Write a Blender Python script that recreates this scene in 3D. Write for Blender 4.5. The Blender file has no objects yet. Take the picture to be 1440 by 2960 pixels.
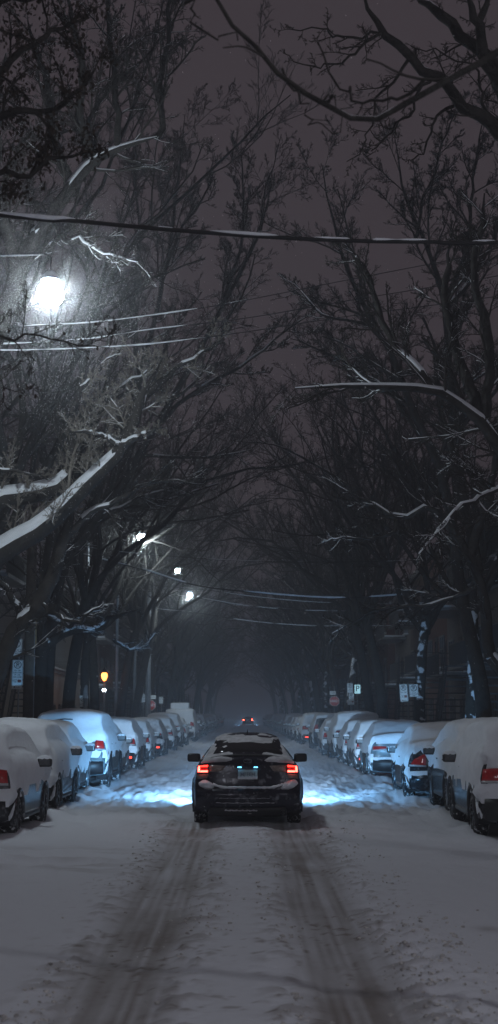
import bpy, math, random
import numpy as np
from mathutils import Vector, Matrix

rng = np.random.default_rng(7)
random.seed(7)
scene = bpy.context.scene
COL = scene.collection
PI = math.pi

# ------------------------------------------------------------------ camera
FPX = 4111.0
CAM_H = 1.8
PITCH = math.atan(585.0 / FPX)
YAW = -math.atan(15.0 / FPX)
cam_d = bpy.data.cameras.new("camera")
cam = bpy.data.objects.new("camera", cam_d)
COL.objects.link(cam)
cam.location = (0, 0, CAM_H)
cam.rotation_euler = (PI / 2 + PITCH, 0, YAW)
cam_d.sensor_fit = 'VERTICAL'
cam_d.sensor_height = 36.0
cam_d.sensor_width = 36.0 * 1440 / 2960
cam_d.lens = 50.0
cam_d.clip_start = 0.1
cam_d.clip_end = 3000
cam_d.dof.use_dof = True
cam_d.dof.focus_distance = 26.0
cam_d.dof.aperture_fstop = 3.2
scene.camera = cam
ROT = cam.rotation_euler.to_matrix()


def at(px, py, Y):
    """photo pixel -> world point on the plane at distance Y down the street"""
    d = ROT @ Vector(((px - 720) / FPX, (1480 - py) / FPX, -1.0))
    s = Y / d.y
    return Vector((d.x * s, Y, CAM_H + d.z * s))


# ------------------------------------------------------------------ noise
def _hash(ix, iy, iz, seed):
    n = (ix * 374761393 + iy * 668265263 + iz * 2147483647 + seed * 1274126177) & 0xffffffff
    n = ((n ^ (n >> 13)) * 1274126177) & 0xffffffff
    n = (n ^ (n >> 16)) & 0xffffffff
    return n.astype(np.float64) / 4294967295.0


def vnoise(x, y, z=None, seed=0):
    x = np.asarray(x, float); y = np.asarray(y, float)
    z = np.zeros_like(x) if z is None else np.asarray(z, float)
    ix, iy, iz = (np.floor(a).astype(np.int64) for a in (x, y, z))
    fx, fy, fz = x - ix, y - iy, z - iz
    fx, fy, fz = (f * f * (3 - 2 * f) for f in (fx, fy, fz))
    def c(a, b, d): return _hash(ix + a, iy + b, iz + d, seed)
    def lerp(a, b, t): return a + (b - a) * t
    r = lerp(lerp(lerp(c(0,0,0), c(1,0,0), fx), lerp(c(0,1,0), c(1,1,0), fx), fy),
             lerp(lerp(c(0,0,1), c(1,0,1), fx), lerp(c(0,1,1), c(1,1,1), fx), fy), fz)
    return r * 2 - 1


def fbm(x, y, z=None, octs=4, seed=0):
    s = 0; a = 0.5; t = 0
    x = np.asarray(x, float); y = np.asarray(y, float)
    zz = None if z is None else np.asarray(z, float)
    for o in range(octs):
        s = s + a * vnoise(x, y, zz, seed + o * 17); t += a
        x = x * 2.03; y = y * 2.03
        if zz is not None: zz = zz * 2.03
        a *= 0.5
    return s / t


def sstep(a, b, x):
    t = np.clip((x - a) / (b - a), 0, 1)
    return t * t * (3 - 2 * t)


# ------------------------------------------------------------------ materials
def new_mat(name):
    m = bpy.data.materials.new(name); m.use_nodes = True
    nt = m.node_tree
    return m, nt, nt.nodes["Principled BSDF"]


def N(nt, typ, **kw):
    n = nt.nodes.new(typ)
    for k, v in kw.items():
        setattr(n, k, v)
    return n


def noise_mix(nt, scale, c1, c2, lo=0.4, hi=0.6, detail=4, coord='Object'):
    tc = N(nt, 'ShaderNodeTexCoord'); no = N(nt, 'ShaderNodeTexNoise')
    no.inputs['Scale'].default_value = scale; no.inputs['Detail'].default_value = detail
    nt.links.new(tc.outputs[coord], no.inputs['Vector'])
    mr = N(nt, 'ShaderNodeMapRange'); mr.inputs[1].default_value = lo; mr.inputs[2].default_value = hi
    nt.links.new(no.outputs['Fac'], mr.inputs[0])
    mx = N(nt, 'ShaderNodeMix', data_type='RGBA')
    mx.inputs[6].default_value = (*c1, 1); mx.inputs[7].default_value = (*c2, 1)
    nt.links.new(mr.outputs[0], mx.inputs[0])
    return mx, mr


def plain(name, col, rough=0.6, metal=0.0, spec=0.5, scale=None, var=0.25, bump=0.0, bscale=20):
    m, nt, b = new_mat(name)
    b.inputs['Roughness'].default_value = rough
    b.inputs['Metallic'].default_value = metal
    b.inputs['Specular IOR Level'].default_value = spec
    c2 = tuple(min(1, c * (1 + var)) for c in col); c1 = tuple(c * (1 - var) for c in col)
    mx, mr = noise_mix(nt, scale or 6.0, c1, c2, 0.3, 0.7)
    nt.links.new(mx.outputs[2], b.inputs['Base Color'])
    if bump:
        tc = N(nt, 'ShaderNodeTexCoord'); no = N(nt, 'ShaderNodeTexNoise')
        no.inputs['Scale'].default_value = bscale; no.inputs['Detail'].default_value = 5
        nt.links.new(tc.outputs['Object'], no.inputs['Vector'])
        bp = N(nt, 'ShaderNodeBump'); bp.inputs['Strength'].default_value = bump
        bp.inputs['Distance'].default_value = 0.02
        nt.links.new(no.outputs['Fac'], bp.inputs['Height']); nt.links.new(bp.outputs[0], b.inputs['Normal'])
    return m


def emit(name, col, strength):
    m, nt, b = new_mat(name)
    b.inputs['Base Color'].default_value = (*[min(1, c) for c in col], 1)
    b.inputs['Emission Color'].default_value = (*col, 1)
    b.inputs['Emission Strength'].default_value = strength
    return m


M = {}
M['snow'] = plain('snow', (0.74, 0.77, 0.82), 0.75, spec=0.25, scale=3, var=0.06, bump=0.5, bscale=14)
M['snow_thin'] = plain('thin_snow', (0.50, 0.50, 0.53), 0.8, spec=0.2, scale=9, var=0.25, bump=0.5, bscale=30)
M['rubber'] = None
M['glass'] = plain('dark_glass', (0.012, 0.012, 0.014), 0.12, spec=0.6, var=0.1)
M['plastic'] = plain('black_plastic', (0.014, 0.014, 0.016), 0.5, var=0.3)
M['under'] = plain('underbody', (0.008, 0.008, 0.009), 0.9, var=0.2)
M['chrome'] = plain('chrome', (0.6, 0.6, 0.6), 0.2, metal=1.0, var=0.05)
M['mirror'] = plain('mirror_glass', (0.10, 0.105, 0.11), 0.25, metal=0.0, var=0.3, scale=25)
M['red_lens'] = plain('red_lens', (0.42, 0.014, 0.014), 0.12, spec=0.8, var=0.15, scale=20)
M['amber_lens'] = plain('reflector_lens', (0.22, 0.17, 0.15), 0.25, var=0.3, scale=30)
M['red_glow'] = emit('lit_tail_lamp', (1.0, 0.02, 0.012), 10)
M['red_hot'] = emit('lit_tail_lamp_core', (1.0, 0.085, 0.058), 9.5)
M['red_dim'] = emit('reflector_glow', (1.0, 0.06, 0.03), 3.0)  # emission standing in for light thrown back by unlit reflectors
M['plate_lamp'] = emit('plate_lamp_glow', (0.15, 0.62, 1.0), 5)
M['head_lens'] = emit('lit_headlamp', (0.55, 0.78, 1.0), 3)
M['clear_lens'] = plain('clear_lens', (0.4, 0.4, 0.42), 0.1, var=0.1)
M['plate'] = plain('plate', (0.42, 0.52, 0.55), 0.5, var=0.1, scale=40)
M['plate_ink'] = plain('plate_ink', (0.12, 0.16, 0.22), 0.5)
M['wood'] = plain('pole_wood', (0.075, 0.06, 0.05), 0.9, scale=5, var=0.4, bump=0.6)
M['steel'] = plain('galvanised_steel', (0.24, 0.26, 0.29), 0.5, metal=0.4, var=0.2)
M['dark_steel'] = plain('dark_metal', (0.04, 0.04, 0.045), 0.5, var=0.2)
M['cable'] = plain('cable_rubber', (0.02, 0.02, 0.022), 0.8, var=0.2)
M['sign_white'] = plain('sign_white', (0.82, 0.85, 0.86), 0.35, var=0.06)
M['sign_red'] = plain('sign_red', (0.55, 0.03, 0.025), 0.4, var=0.06)
M['sign_ink'] = plain('sign_ink', (0.02, 0.02, 0.03), 0.5)
M['sign_maroon'] = plain('sign_maroon', (0.20, 0.035, 0.03), 0.5)
M['pink_sign'] = plain('pink_board', (0.60, 0.25, 0.25), 0.5)
M['lamp_white'] = emit('street_lamp_glow', (0.80, 0.93, 1.0), 300)
M['lamp_far'] = emit('far_street_lamp_glow', (0.80, 0.95, 1.0), 300)
M['lamp_cross'] = emit('crossing_lamp_glow', (.89, .92, 1.0), 680)
M['lamp_warm'] = emit('warm_lantern_glow', (1.0, 0.27, 0.05), 9)
M['lamp_wall'] = emit('wall_lamp_glow', (0.75, 0.92, 1.0), 22)
M['lamp_cyan'] = emit('cyan_sign_glow', (0.2, 0.85, 1.0), 4)
M['win_dark'] = plain('window_glass', (0.02, 0.022, 0.026), 0.15, spec=0.6)
M['trim'] = plain('painted_trim', (0.20, 0.20, 0.21), 0.7, var=0.15)
M['door'] = plain('door_wood', (0.07, 0.045, 0.035), 0.6)
M['flake'] = emit('snow_flake', (0.1, 0.1, 0.1), 0.0)
M['flake'].node_tree.nodes["Principled BSDF"].inputs['Base Color'].default_value = (0.9, 0.9, 0.92, 1)
M['twig_lit'] = plain('lamplit_twig_bark', (0.21, 0.19, 0.165), 0.9, scale=3, var=0.35)  # lamplight on the twigs put into a lighter bark colour
M['leaf'] = plain('dead_leaf', (0.035, 0.026, 0.020), 0.9, var=0.4)
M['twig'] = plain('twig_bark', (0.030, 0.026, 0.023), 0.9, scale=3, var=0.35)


def rubber():
    m, nt, b = new_mat('tyre_rubber')
    mx, mr = noise_mix(nt, 17.0, (0.012, 0.012, 0.013), (0.55, 0.57, 0.60), 0.56, 0.66)
    nt.links.new(mx.outputs[2], b.inputs['Base Color'])
    b.inputs['Roughness'].default_value = 0.9
    return m
M['rubber'] = rubber()


def bark(name, col, snow_lo, snow_hi):
    """bark with wind-blown snow stuck in patches on upward and street facing sides"""
    m, nt, b = new_mat(name)
    mx, _ = noise_mix(nt, 6.0, tuple(c * 0.6 for c in col), tuple(c * 1.4 for c in col), 0.35, 0.65)
    geo = N(nt, 'ShaderNodeNewGeometry'); sp = N(nt, 'ShaderNodeSeparateXYZ')
    nt.links.new(geo.outputs['Normal'], sp.inputs[0])
    tc = N(nt, 'ShaderNodeTexCoord'); no = N(nt, 'ShaderNodeTexNoise')
    no.inputs['Scale'].default_value = 3.5; no.inputs['Detail'].default_value = 5
    nt.links.new(tc.outputs['Object'], no.inputs['Vector'])
    ma = N(nt, 'ShaderNodeMath', operation='MULTIPLY_ADD')
    nt.links.new(no.outputs['Fac'], ma.inputs[0]); ma.inputs[1].default_value = 1.6
    nt.links.new(sp.outputs['Z'], ma.inputs[2])
    mr = N(nt, 'ShaderNodeMapRange'); mr.inputs[1].default_value = snow_lo; mr.inputs[2].default_value = snow_hi
    nt.links.new(ma.outputs[0], mr.inputs[0])
    m2 = N(nt, 'ShaderNodeMix', data_type='RGBA')
    nt.links.new(mr.outputs[0], m2.inputs[0]); nt.links.new(mx.outputs[2], m2.inputs[6])
    m2.inputs[7].default_value = (0.70, 0.72, 0.77, 1)
    nt.links.new(m2.outputs[2], b.inputs['Base Color'])
    b.inputs['Roughness'].default_value = 0.92
    bp = N(nt, 'ShaderNodeBump'); bp.inputs['Strength'].default_value = 0.7; bp.inputs['Distance'].default_value = 0.03
    no2 = N(nt, 'ShaderNodeTexNoise'); no2.inputs['Scale'].default_value = 22
    nt.links.new(tc.outputs['Object'], no2.inputs['Vector'])
    nt.links.new(no2.outputs['Fac'], bp.inputs['Height']); nt.links.new(bp.outputs[0], b.inputs['Normal'])
    return m
M['bark'] = bark('tree_bark', (0.026, 0.023, 0.021), 1.62, 1.75)
M['bark_patchy'] = bark('snow_patched_bark', (0.03, 0.027, 0.024), 0.99, 1.07)


def paint(name, col, rough=0.28, metal=0.3, dust=0.0):
    m, nt, b = new_mat(name)
    mx, _ = noise_mix(nt, 7.0, tuple(c * 0.85 for c in col), tuple(min(1, c * 1.15) for c in col))
    # road salt and stuck snow near the sills
    tc = N(nt, 'ShaderNodeTexCoord'); sp = N(nt, 'ShaderNodeSeparateXYZ'); no = N(nt, 'ShaderNodeTexNoise')
    no.inputs['Scale'].default_value = 12; no.inputs['Detail'].default_value = 6
    nt.links.new(tc.outputs['Object'], no.inputs['Vector'])
    mr = N(nt, 'ShaderNodeMapRange'); mr.inputs[1].default_value = 0.58 - dust; mr.inputs[2].default_value = 0.74 - dust
    mr.inputs[4].default_value = 0.45
    nt.links.new(no.outputs['Fac'], mr.inputs[0])
    m2 = N(nt, 'ShaderNodeMix', data_type='RGBA')
    nt.links.new(mr.outputs[0], m2.inputs[0]); nt.links.new(mx.outputs[2], m2.inputs[6])
    m2.inputs[7].default_value = (0.42, 0.43, 0.46, 1)
    nt.links.new(m2.outputs[2], b.inputs['Base Color'])
    b.inputs['Roughness'].default_value = rough; b.inputs['Metallic'].default_value = metal
    return m


# ------------------------------------------------------------------ mesh helpers
def mesh_obj(name, verts, faces, mat, parent=None, smooth=True, mats=None, mat_idx=None):
    me = bpy.data.meshes.new(name)
    verts = np.asarray(verts, np.float32).reshape(-1, 3)
    if isinstance(faces, np.ndarray):
        k = faces.shape[1]; nf = faces.shape[0]
        me.vertices.add(len(verts)); me.vertices.foreach_set('co', verts.ravel())
        me.loops.add(nf * k); me.loops.foreach_set('vertex_index', faces.astype(np.int32).ravel())
        me.polygons.add(nf)
        me.polygons.foreach_set('loop_start', np.arange(0, nf * k, k, dtype=np.int32))
        me.update(calc_edges=True)
    else:
        me.from_pydata([tuple(map(float, v)) for v in verts], [], faces)
    if smooth and len(me.polygons):
        me.polygons.foreach_set('use_smooth', np.ones(len(me.polygons), dtype=bool))
    if mats:
        for m in mats: me.materials.append(m)
        me.polygons.foreach_set('material_index', np.asarray(mat_idx, np.int32))
    else:
        me.materials.append(mat)
    me.validate()
    me.update()
    o = bpy.data.objects.new(name, me)
    COL.objects.link(o)
    if parent is not None: o.parent = parent
    return o


class MB:
    """collects simple solids into one mesh"""
    def __init__(s): s.v = []; s.f = []
    def add(s, verts, faces):
        b = len(s.v); s.v += [tuple(map(float, v)) for v in verts]; s.f += [tuple(i + b for i in f) for f in faces]
    def box(s, c, d, bev=0.0, rot=None):
        x, y, z = d[0] / 2, d[1] / 2, d[2] / 2
        bev = min(bev, 0.45 * min(d))
        if bev <= 0:
            vs = [Vector((sx * x, sy * y, sz * z)) for sx in (-1, 1) for sy in (-1, 1) for sz in (-1, 1)]
            fs = [(0, 1, 3, 2), (4, 6, 7, 5), (0, 4, 5, 1), (2, 3, 7, 6), (0, 2, 6, 4), (1, 5, 7, 3)]
        else:
            import bmesh
            bm = bmesh.new(); bmesh.ops.create_cube(bm, size=1.0)
            for v in bm.verts: v.co = Vector((v.co.x * d[0], v.co.y * d[1], v.co.z * d[2]))
            bmesh.ops.bevel(bm, geom=list(bm.edges), offset=bev, segments=2, affect='EDGES', profile=0.6)
            bm.verts.index_update()
            vs = [v.co.copy() for v in bm.verts]; fs = [tuple(v.index for v in f.verts) for f in bm.faces]
            bm.free()
        if rot is not None: vs = [rot @ v for v in vs]
        s.add([v + Vector(c) for v in vs], fs); return s
    def tube(s, pts, r, k=8, cap=True):
        P = np.array([pts], float); R = np.array([[r] * len(pts)] if np.isscalar(r) else [r], float)
        V, F = tubes(P, R, k)
        b = len(s.v); s.v += [tuple(v) for v in V]; s.f += [tuple(int(i) + b for i in f) for f in F]
        if cap:
            n = len(pts)
            s.f.append(tuple(b + i for i in range(k))[::-1]); s.f.append(tuple(b + (n - 1) * k + i for i in range(k)))
        return s
    def lathe(s, prof, c, axis='z', k=20):
        """prof: list of (r, h)"""
        n = len(prof); vs = []
        for r, h in prof:
            for i in range(k):
                a = 2 * PI * i / k; p = (r * math.cos(a), r * math.sin(a), h)
                if axis == 'x': p = (p[2], p[0], p[1])
                elif axis == 'y': p = (p[0], p[2], p[1])
                vs.append(Vector(p) + Vector(c))
        fs = [(j * k + i, j * k + (i + 1) % k, (j + 1) * k + (i + 1) % k, (j + 1) * k + i) for j in range(n - 1) for i in range(k)]
        s.add(vs, fs); return s
    def disc(s, c, r, axis='y', k=24, t=0.0):
        vs = []
        for i in range(k):
            a = 2 * PI * i / k; u, w = r * math.cos(a), r * math.sin(a)
            vs.append(Vector((u, t, w) if axis == 'y' else ((t, u, w) if axis == 'x' else (u, w, t))) + Vector(c))
        s.add(vs, [tuple(range(k))]); return s
    def obj(s, name, mat, parent=None, smooth=False):
        o = mesh_obj(name, s.v, s.f, mat, parent, smooth)
        return o


def tubes(P, R, k, up=None):
    """P (B,N,3), R (B,N): tube vertices and quad faces, vectorised"""
    B, n, _ = P.shape
    T = np.empty_like(P)
    T[:, 1:-1] = P[:, 2:] - P[:, :-2]; T[:, 0] = P[:, 1] - P[:, 0]; T[:, -1] = P[:, -1] - P[:, -2]
    T /= np.linalg.norm(T, axis=2, keepdims=True) + 1e-9
    ref = np.zeros((B, 1, 3)); m = np.abs(T.mean(axis=1)[:, 2]) > 0.8
    ref[..., 2] = 1; ref[m, 0, :] = (1, 0, 0)
    U = np.cross(T, np.broadcast_to(ref, T.shape)); U /= np.linalg.norm(U, axis=2, keepdims=True) + 1e-9
    V = np.cross(T, U)
    a = np.arange(k) * 2 * PI / k
    ring = P[:, :, None, :] + R[:, :, None, None] * (np.cos(a)[None, None, :, None] * U[:, :, None, :] + np.sin(a)[None, None, :, None] * V[:, :, None, :])
    verts = ring.reshape(-1, 3)
    b = (np.arange(B) * n * k)[:, None, None]; j = (np.arange(n - 1) * k)[None, :, None]; i = np.arange(k)[None, None, :]
    i2 = (i + 1) % k
    F = np.stack([b + j + i, b + j + i2, b + j + k + i2, b + j + k + i], axis=-1).reshape(-1, 4)
    return verts, F


def tag(o, label, cat, group=None, kind=None):
    o['label'] = label
    if cat: o['category'] = cat
    if group: o['group'] = group
    if kind: o['kind'] = kind
    return o


def empty(name, loc, rz=0.0, label=None, cat=None, group=None):
    o = bpy.data.objects.new(name, None); COL.objects.link(o)
    o.location = loc; o.rotation_euler = (0, 0, rz); o.empty_display_size = 0.2
    if label: tag(o, label, cat, group)
    return o


def kids(o):
    return [c for c in bpy.data.objects if c.parent == o]


CH = {}
def copy_tree(o, parent=None):
    c = o.copy(); COL.objects.link(c); c.parent = parent
    for k in CH.setdefault(o.name, kids(o)):
        copy_tree(k, c)
    return c


def structure(o, label=None):
    o['kind'] = 'structure'
    if label: o['label'] = label
    return o


# ------------------------------------------------------------------ world
w = bpy.data.worlds.new("World"); scene.world = w; w.use_nodes = True
wt = w.node_tree; bg = wt.nodes['Background']
bg.inputs['Color'].default_value = (0.045, 0.0355, 0.0415, 1)
bg.inputs['Strength'].default_value = 1.0

# ------------------------------------------------------------------ ground, road, pavements
def road_height(x, y):
    h = 0.05 + 0.03 * fbm(x * 0.6, y * 0.35, octs=3, seed=1)
    calm = 1 - sstep(22, 27, y)
    trk = lambda c, wd: np.exp(-(np.abs((x - c) / wd)) ** 4)
    c_l = -0.80 + 0.02 * (y - 20) * 0.1 + 0.06 * fbm(y * 0.3, y * 0, octs=2, seed=3)
    c_r = 0.74 + 0.06 * fbm(y * 0.3, y * 0 + 9, octs=2, seed=4)
    tr = trk(c_l, 0.36) + trk(c_r, 0.34)
    fine = fbm(x * 9, y * 7, octs=4, seed=5)
    lump = fbm(x * 3.2, y * 2.2, octs=4, seed=6)
    edge = np.exp(-((np.abs(x - c_r) - 0.45) / 0.16) ** 2) + np.exp(-((np.abs(x - c_l) - 0.45) / 0.16) ** 2)
    edge2 = np.exp(-((x - 1.35) / 0.22) ** 2) * sstep(16.5, 11, y)
    h += calm * (-0.035 * tr + 0.010 * tr * fine + 0.034 * edge * (fine + 0.15) + 0.05 * edge2 * np.maximum(fine + 0.25, 0) + 0.006 * fine + 0.010 * lump)
    # parallel tyre grooves inside the tracks
    h += calm * tr * 0.006 * np.sin(x * 48 + 2 * fbm(y * 0.2, x * 0, octs=2, seed=8))
    h += calm * 0.018 * sstep(0.25, 0.7, fbm(x * 5, y * 2.5, octs=3, seed=10)) * fine
    # older tracks of the crossing street, left and right
    for (yc, amp, xa, xb) in ((17.6, 0.075, -9, -1.4), (18.5, 0.06, -9, -1.6), (16.7, 0.05, -9, -1.7), (15.9, 0.03, -9, -1.9), (18.6, 0.04, 1.7, 9), (17.4, 0.02, 2.0, 9)):
        yy = yc + 0.25 * fbm(x * 0.9, x * 0 + yc, octs=3, seed=11)
        msk = sstep(xa, xa + 0.6, x) * sstep(xb, xb - 0.6, x)
        h += amp * msk * np.exp(-((y - yy) / 0.13) ** 2) * (1 + .8 * fbm(x * 4, y * 3, octs=3, seed=19))
    h += calm * 0.035 * sstep(1.0, 1.5, np.abs(x)) * sstep(12, 17, y) * fbm(x * 1.8, y * 1.3, octs=4, seed=20)
    # ridge dropped behind the car
    yy = 23.2 + 0.35 * fbm(x * 1.3, x * 0, octs=3, seed=12)
    h += 0.075 * np.exp(-((y - yy) / 0.20) ** 2) * sstep(2.9, 2.2, np.abs(x - 0.2)) * (0.7 + 0.5 * fbm(x * 3, x * 0, seed=13))
    yy = 24.6 + 0.5 * fbm(x * 0.8, x * 0, octs=3, seed=22)
    h += 0.05 * np.exp(-((y - yy) / 0.35) ** 2) * sstep(0.9, 1.2, np.abs(x))
    # churned snow ahead
    ch = 1 - calm
    h += ch * (0.10 * fbm(x * 1.6, y * 0.5, octs=4, seed=14) + 0.10 * lump + 0.034 * fine)
    h += ch * 0.04 * np.abs(fbm(x * 4, y * 2.0, octs=3, seed=15)) * sstep(0.8, 1.6, np.abs(x))
    far = sstep(55, 110, y)
    h += far * 0.08 * np.cos(x * 4.0) * sstep(3, 2.5, np.abs(x))
    # windrow along the parked cars
    side = np.exp(-((np.abs(x) - 3.35 - 0.12 * fbm(y * 1.1, x * 0, octs=3, seed=16)) / 0.22) ** 2)
    h += sstep(18, 21, y) * side * (0.07 + 0.07 * fbm(y * 1.4, x * 0.5, octs=3, seed=17))
    h += 0.10 * sstep(4.9, 5.5, np.abs(x)) * sstep(18, 20, y)
    return h, tr, calm, fine, edge


def build_road():
    xs = np.concatenate([np.linspace(-9, -4.2, 40)[:-1], np.linspace(-4.2, 4.2, 231), np.linspace(4.2, 9, 40)[1:]])
    inv = np.linspace(1 / 4.5, 1 / 330, 760); ys = 1 / inv
    ys = np.concatenate([np.linspace(-25, 4.3, 60), ys])
    X, Y = np.meshgrid(xs, ys)
    h, tr, calm, fine, edge = road_height(X.ravel(), Y.ravel())
    h = np.maximum(h, 0.004)
    V = np.stack([X.ravel(), Y.ravel(), h], axis=1)
    ny, nx = X.shape
    i = np.arange(nx - 1)[None, :]; j = np.arange(ny - 1)[:, None] * nx
    F = np.stack([j + i, j + i + 1, j + nx + i + 1, j + nx + i], axis=-1).reshape(-1, 4)
    m, nt, b = new_mat('road_snow')
    at_ = N(nt, 'ShaderNodeAttribute', attribute_name='dirt_shade')
    mx = N(nt, 'ShaderNodeMix', data_type='RGBA')
    mx.inputs[6].default_value = (0.70, 0.72, 0.78, 1); mx.inputs[7].default_value = (0.22, 0.19, 0.175, 1)
    nt.links.new(at_.outputs['Fac'], mx.inputs[0]); nt.links.new(mx.outputs[2], b.inputs['Base Color'])
    b.inputs['Roughness'].default_value = 0.75; b.inputs['Specular IOR Level'].default_value = 0.25
    tc = N(nt, 'ShaderNodeTexCoord'); no = N(nt, 'ShaderNodeTexNoise'); no.inputs['Scale'].default_value = 16; no.inputs['Detail'].default_value = 6
    nt.links.new(tc.outputs['Object'], no.inputs['Vector'])
    bp = N(nt, 'ShaderNodeBump'); bp.inputs['Strength'].default_value = 0.55; bp.inputs['Distance'].default_value = 0.02
    nt.links.new(no.outputs['Fac'], bp.inputs['Height']); nt.links.new(bp.outputs[0], b.inputs['Normal'])
    o = mesh_obj('road', V, F, m)
    x, y = V[:, 0], V[:, 1]
    brk = fbm(x * 2.2, y * 1.1, octs=5, seed=31)
    spk = sstep(0.34, 0.5, fbm(x * 15, y * 9, octs=3, seed=32)) * sstep(-.25, .35, fbm(x * 1.3, y * .8, octs=3, seed=35))
    grv = fbm(x * 26, y * .35, octs=3, seed=36)
    d = tr * (0.60 + 0.35 * brk + .45 * grv) + 0.45 * edge * sstep(0.05, 0.35, fine + 0.3 * brk)
    d = d * (calm * 0.9 + 0.1) + 0.55 * spk * calm * sstep(2.1, 1.1, np.abs(x))
    d += (1 - calm) * 0.35 * sstep(0.1, 0.6, fbm(x * 1.6, y * 0.45, octs=4, seed=33))
    d += 0.45 * np.exp(-(((x - 2.0) / 0.1) ** 2 + ((y - 12.0) / 0.18) ** 2)) + 0.06 + 0.30 * calm * sstep(14.5, 16.5, y) * sstep(20, 18.5, y) * sstep(1.2, 1.8, -x) * sstep(0.0, .4, fbm(x * .8, y * 4.5, octs=4, seed=38))  # brownish dirt on the crossing ridges, also standing in for relief shading
    d = np.clip(d, 0, 1)
    a = o.data.attributes.new('dirt_shade', 'FLOAT', 'POINT'); a.data.foreach_set('value', d.astype(np.float32))
    structure(o, 'snow covered one way road with two brown slushy tyre tracks')


build_road()


def build_sheet(name, x0, x1, y0, y1, nx, ny, base, amp, mat, seed, kerb=None):
    xs = np.linspace(x0, x1, nx); ys = np.linspace(y0, y1, ny)
    X, Y = np.meshgrid(xs, ys)
    Z = base + amp * fbm(X.ravel() * 0.8, Y.ravel() * 0.8, octs=4, seed=seed)
    V = np.stack([X.ravel(), Y.ravel(), Z], axis=1)
    i = np.arange(nx - 1)[None, :]; j = np.arange(ny - 1)[:, None] * nx
    F = np.stack([j + i, j + i + 1, j + nx + i + 1, j + nx + i], axis=-1).reshape(-1, 4)
    return structure(mesh_obj(name, V, F, mat))


for s in (-1, 1):
    x0, x1 = (5.7, 9.6) if s > 0 else (-9.6, -5.7)
    build_sheet('pavement', x0, x1, 19.5, 330, 24, 500, 0.22, 0.07, M['snow'], 41 + s)
g = build_sheet('ground', -290, 290, -90, 560, 60, 60, -0.05, 0.0, M['snow'], 50)

def clods(n):
    rg = np.random.default_rng(5)
    t = (1 + 5 ** .5) / 2
    ico = np.array([(-1, t, 0), (1, t, 0), (-1, -t, 0), (1, -t, 0), (0, -1, t), (0, 1, t), (0, -1, -t), (0, 1, -t), (t, 0, -1), (t, 0, 1), (-t, 0, -1), (-t, 0, 1)]) / 1.9
    fc = np.array([(0, 11, 5), (0, 5, 1), (0, 1, 7), (0, 7, 10), (0, 10, 11), (1, 5, 9), (5, 11, 4), (11, 10, 2), (10, 7, 6), (7, 1, 8), (3, 9, 4), (3, 4, 2), (3, 2, 6), (3, 6, 8), (3, 8, 9), (4, 9, 5), (2, 4, 11), (6, 2, 10), (8, 6, 7), (9, 8, 1)])
    y = 1 / rg.uniform(1 / 24, 1 / 7.0, n)
    e = rg.choice([-1.25, -.38, .30, 1.15, 1.45], n, p=[.2, .2, .15, .2, .25])
    x = e + rg.normal(size=n) * .13 * np.where(e > 1.3, 1.6, 1)
    keep = fbm(x * 1.5, y * .9, octs=2, seed=37) > -.15
    x, y = x[keep], y[keep]; n = len(x)
    h = road_height(x, y)[0]
    sz = .005 + .014 * rg.uniform(0, 1, n) ** 3
    V = ico[None] * rg.uniform(.6, 1.3, (n, 12, 1)) * sz[:, None, None] * np.array([1.3, 1.3, .8]) + np.stack([x, y, h + sz * .3], axis=1)[:, None, :]
    F = (np.arange(n) * 12)[:, None, None] + fc[None]
    o = mesh_obj('snow_clods', V.reshape(-1, 3), F.reshape(-1, 3), plain('clod_snow', (.50, .48, .47), .85, spec=.2, scale=30, var=.5), None, False)
    tag(o, 'small clods of dirty snow strewn along the tyre tracks', 'snow clods', None, 'stuff')


clods(3000)

# ------------------------------------------------------------------ cars
def catmull(pts, n):
    p = np.array(pts, float); closed = False
    P = np.vstack([2 * p[0] - p[1], p, 2 * p[-1] - p[-2]])
    out = []
    for i in range(1, len(P) - 2):
        t = np.linspace(0, 1, 24, endpoint=False)[:, None]
        a, b, c, d = P[i - 1], P[i], P[i + 1], P[i + 2]
        out.append(0.5 * ((2 * b) + (-a + c) * t + (2 * a - 5 * b + 4 * c - d) * t ** 2 + (-a + 3 * b - 3 * c + d) * t ** 3))
    out.append(p[-1:]); q = np.vstack(out)
    s = np.concatenate([[0], np.cumsum(np.linalg.norm(np.diff(q, axis=0), axis=1))])
    u = np.linspace(0, s[-1], n)
    return np.stack([np.interp(u, s, q[:, k]) for k in range(q.shape[1])], axis=1)


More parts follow.
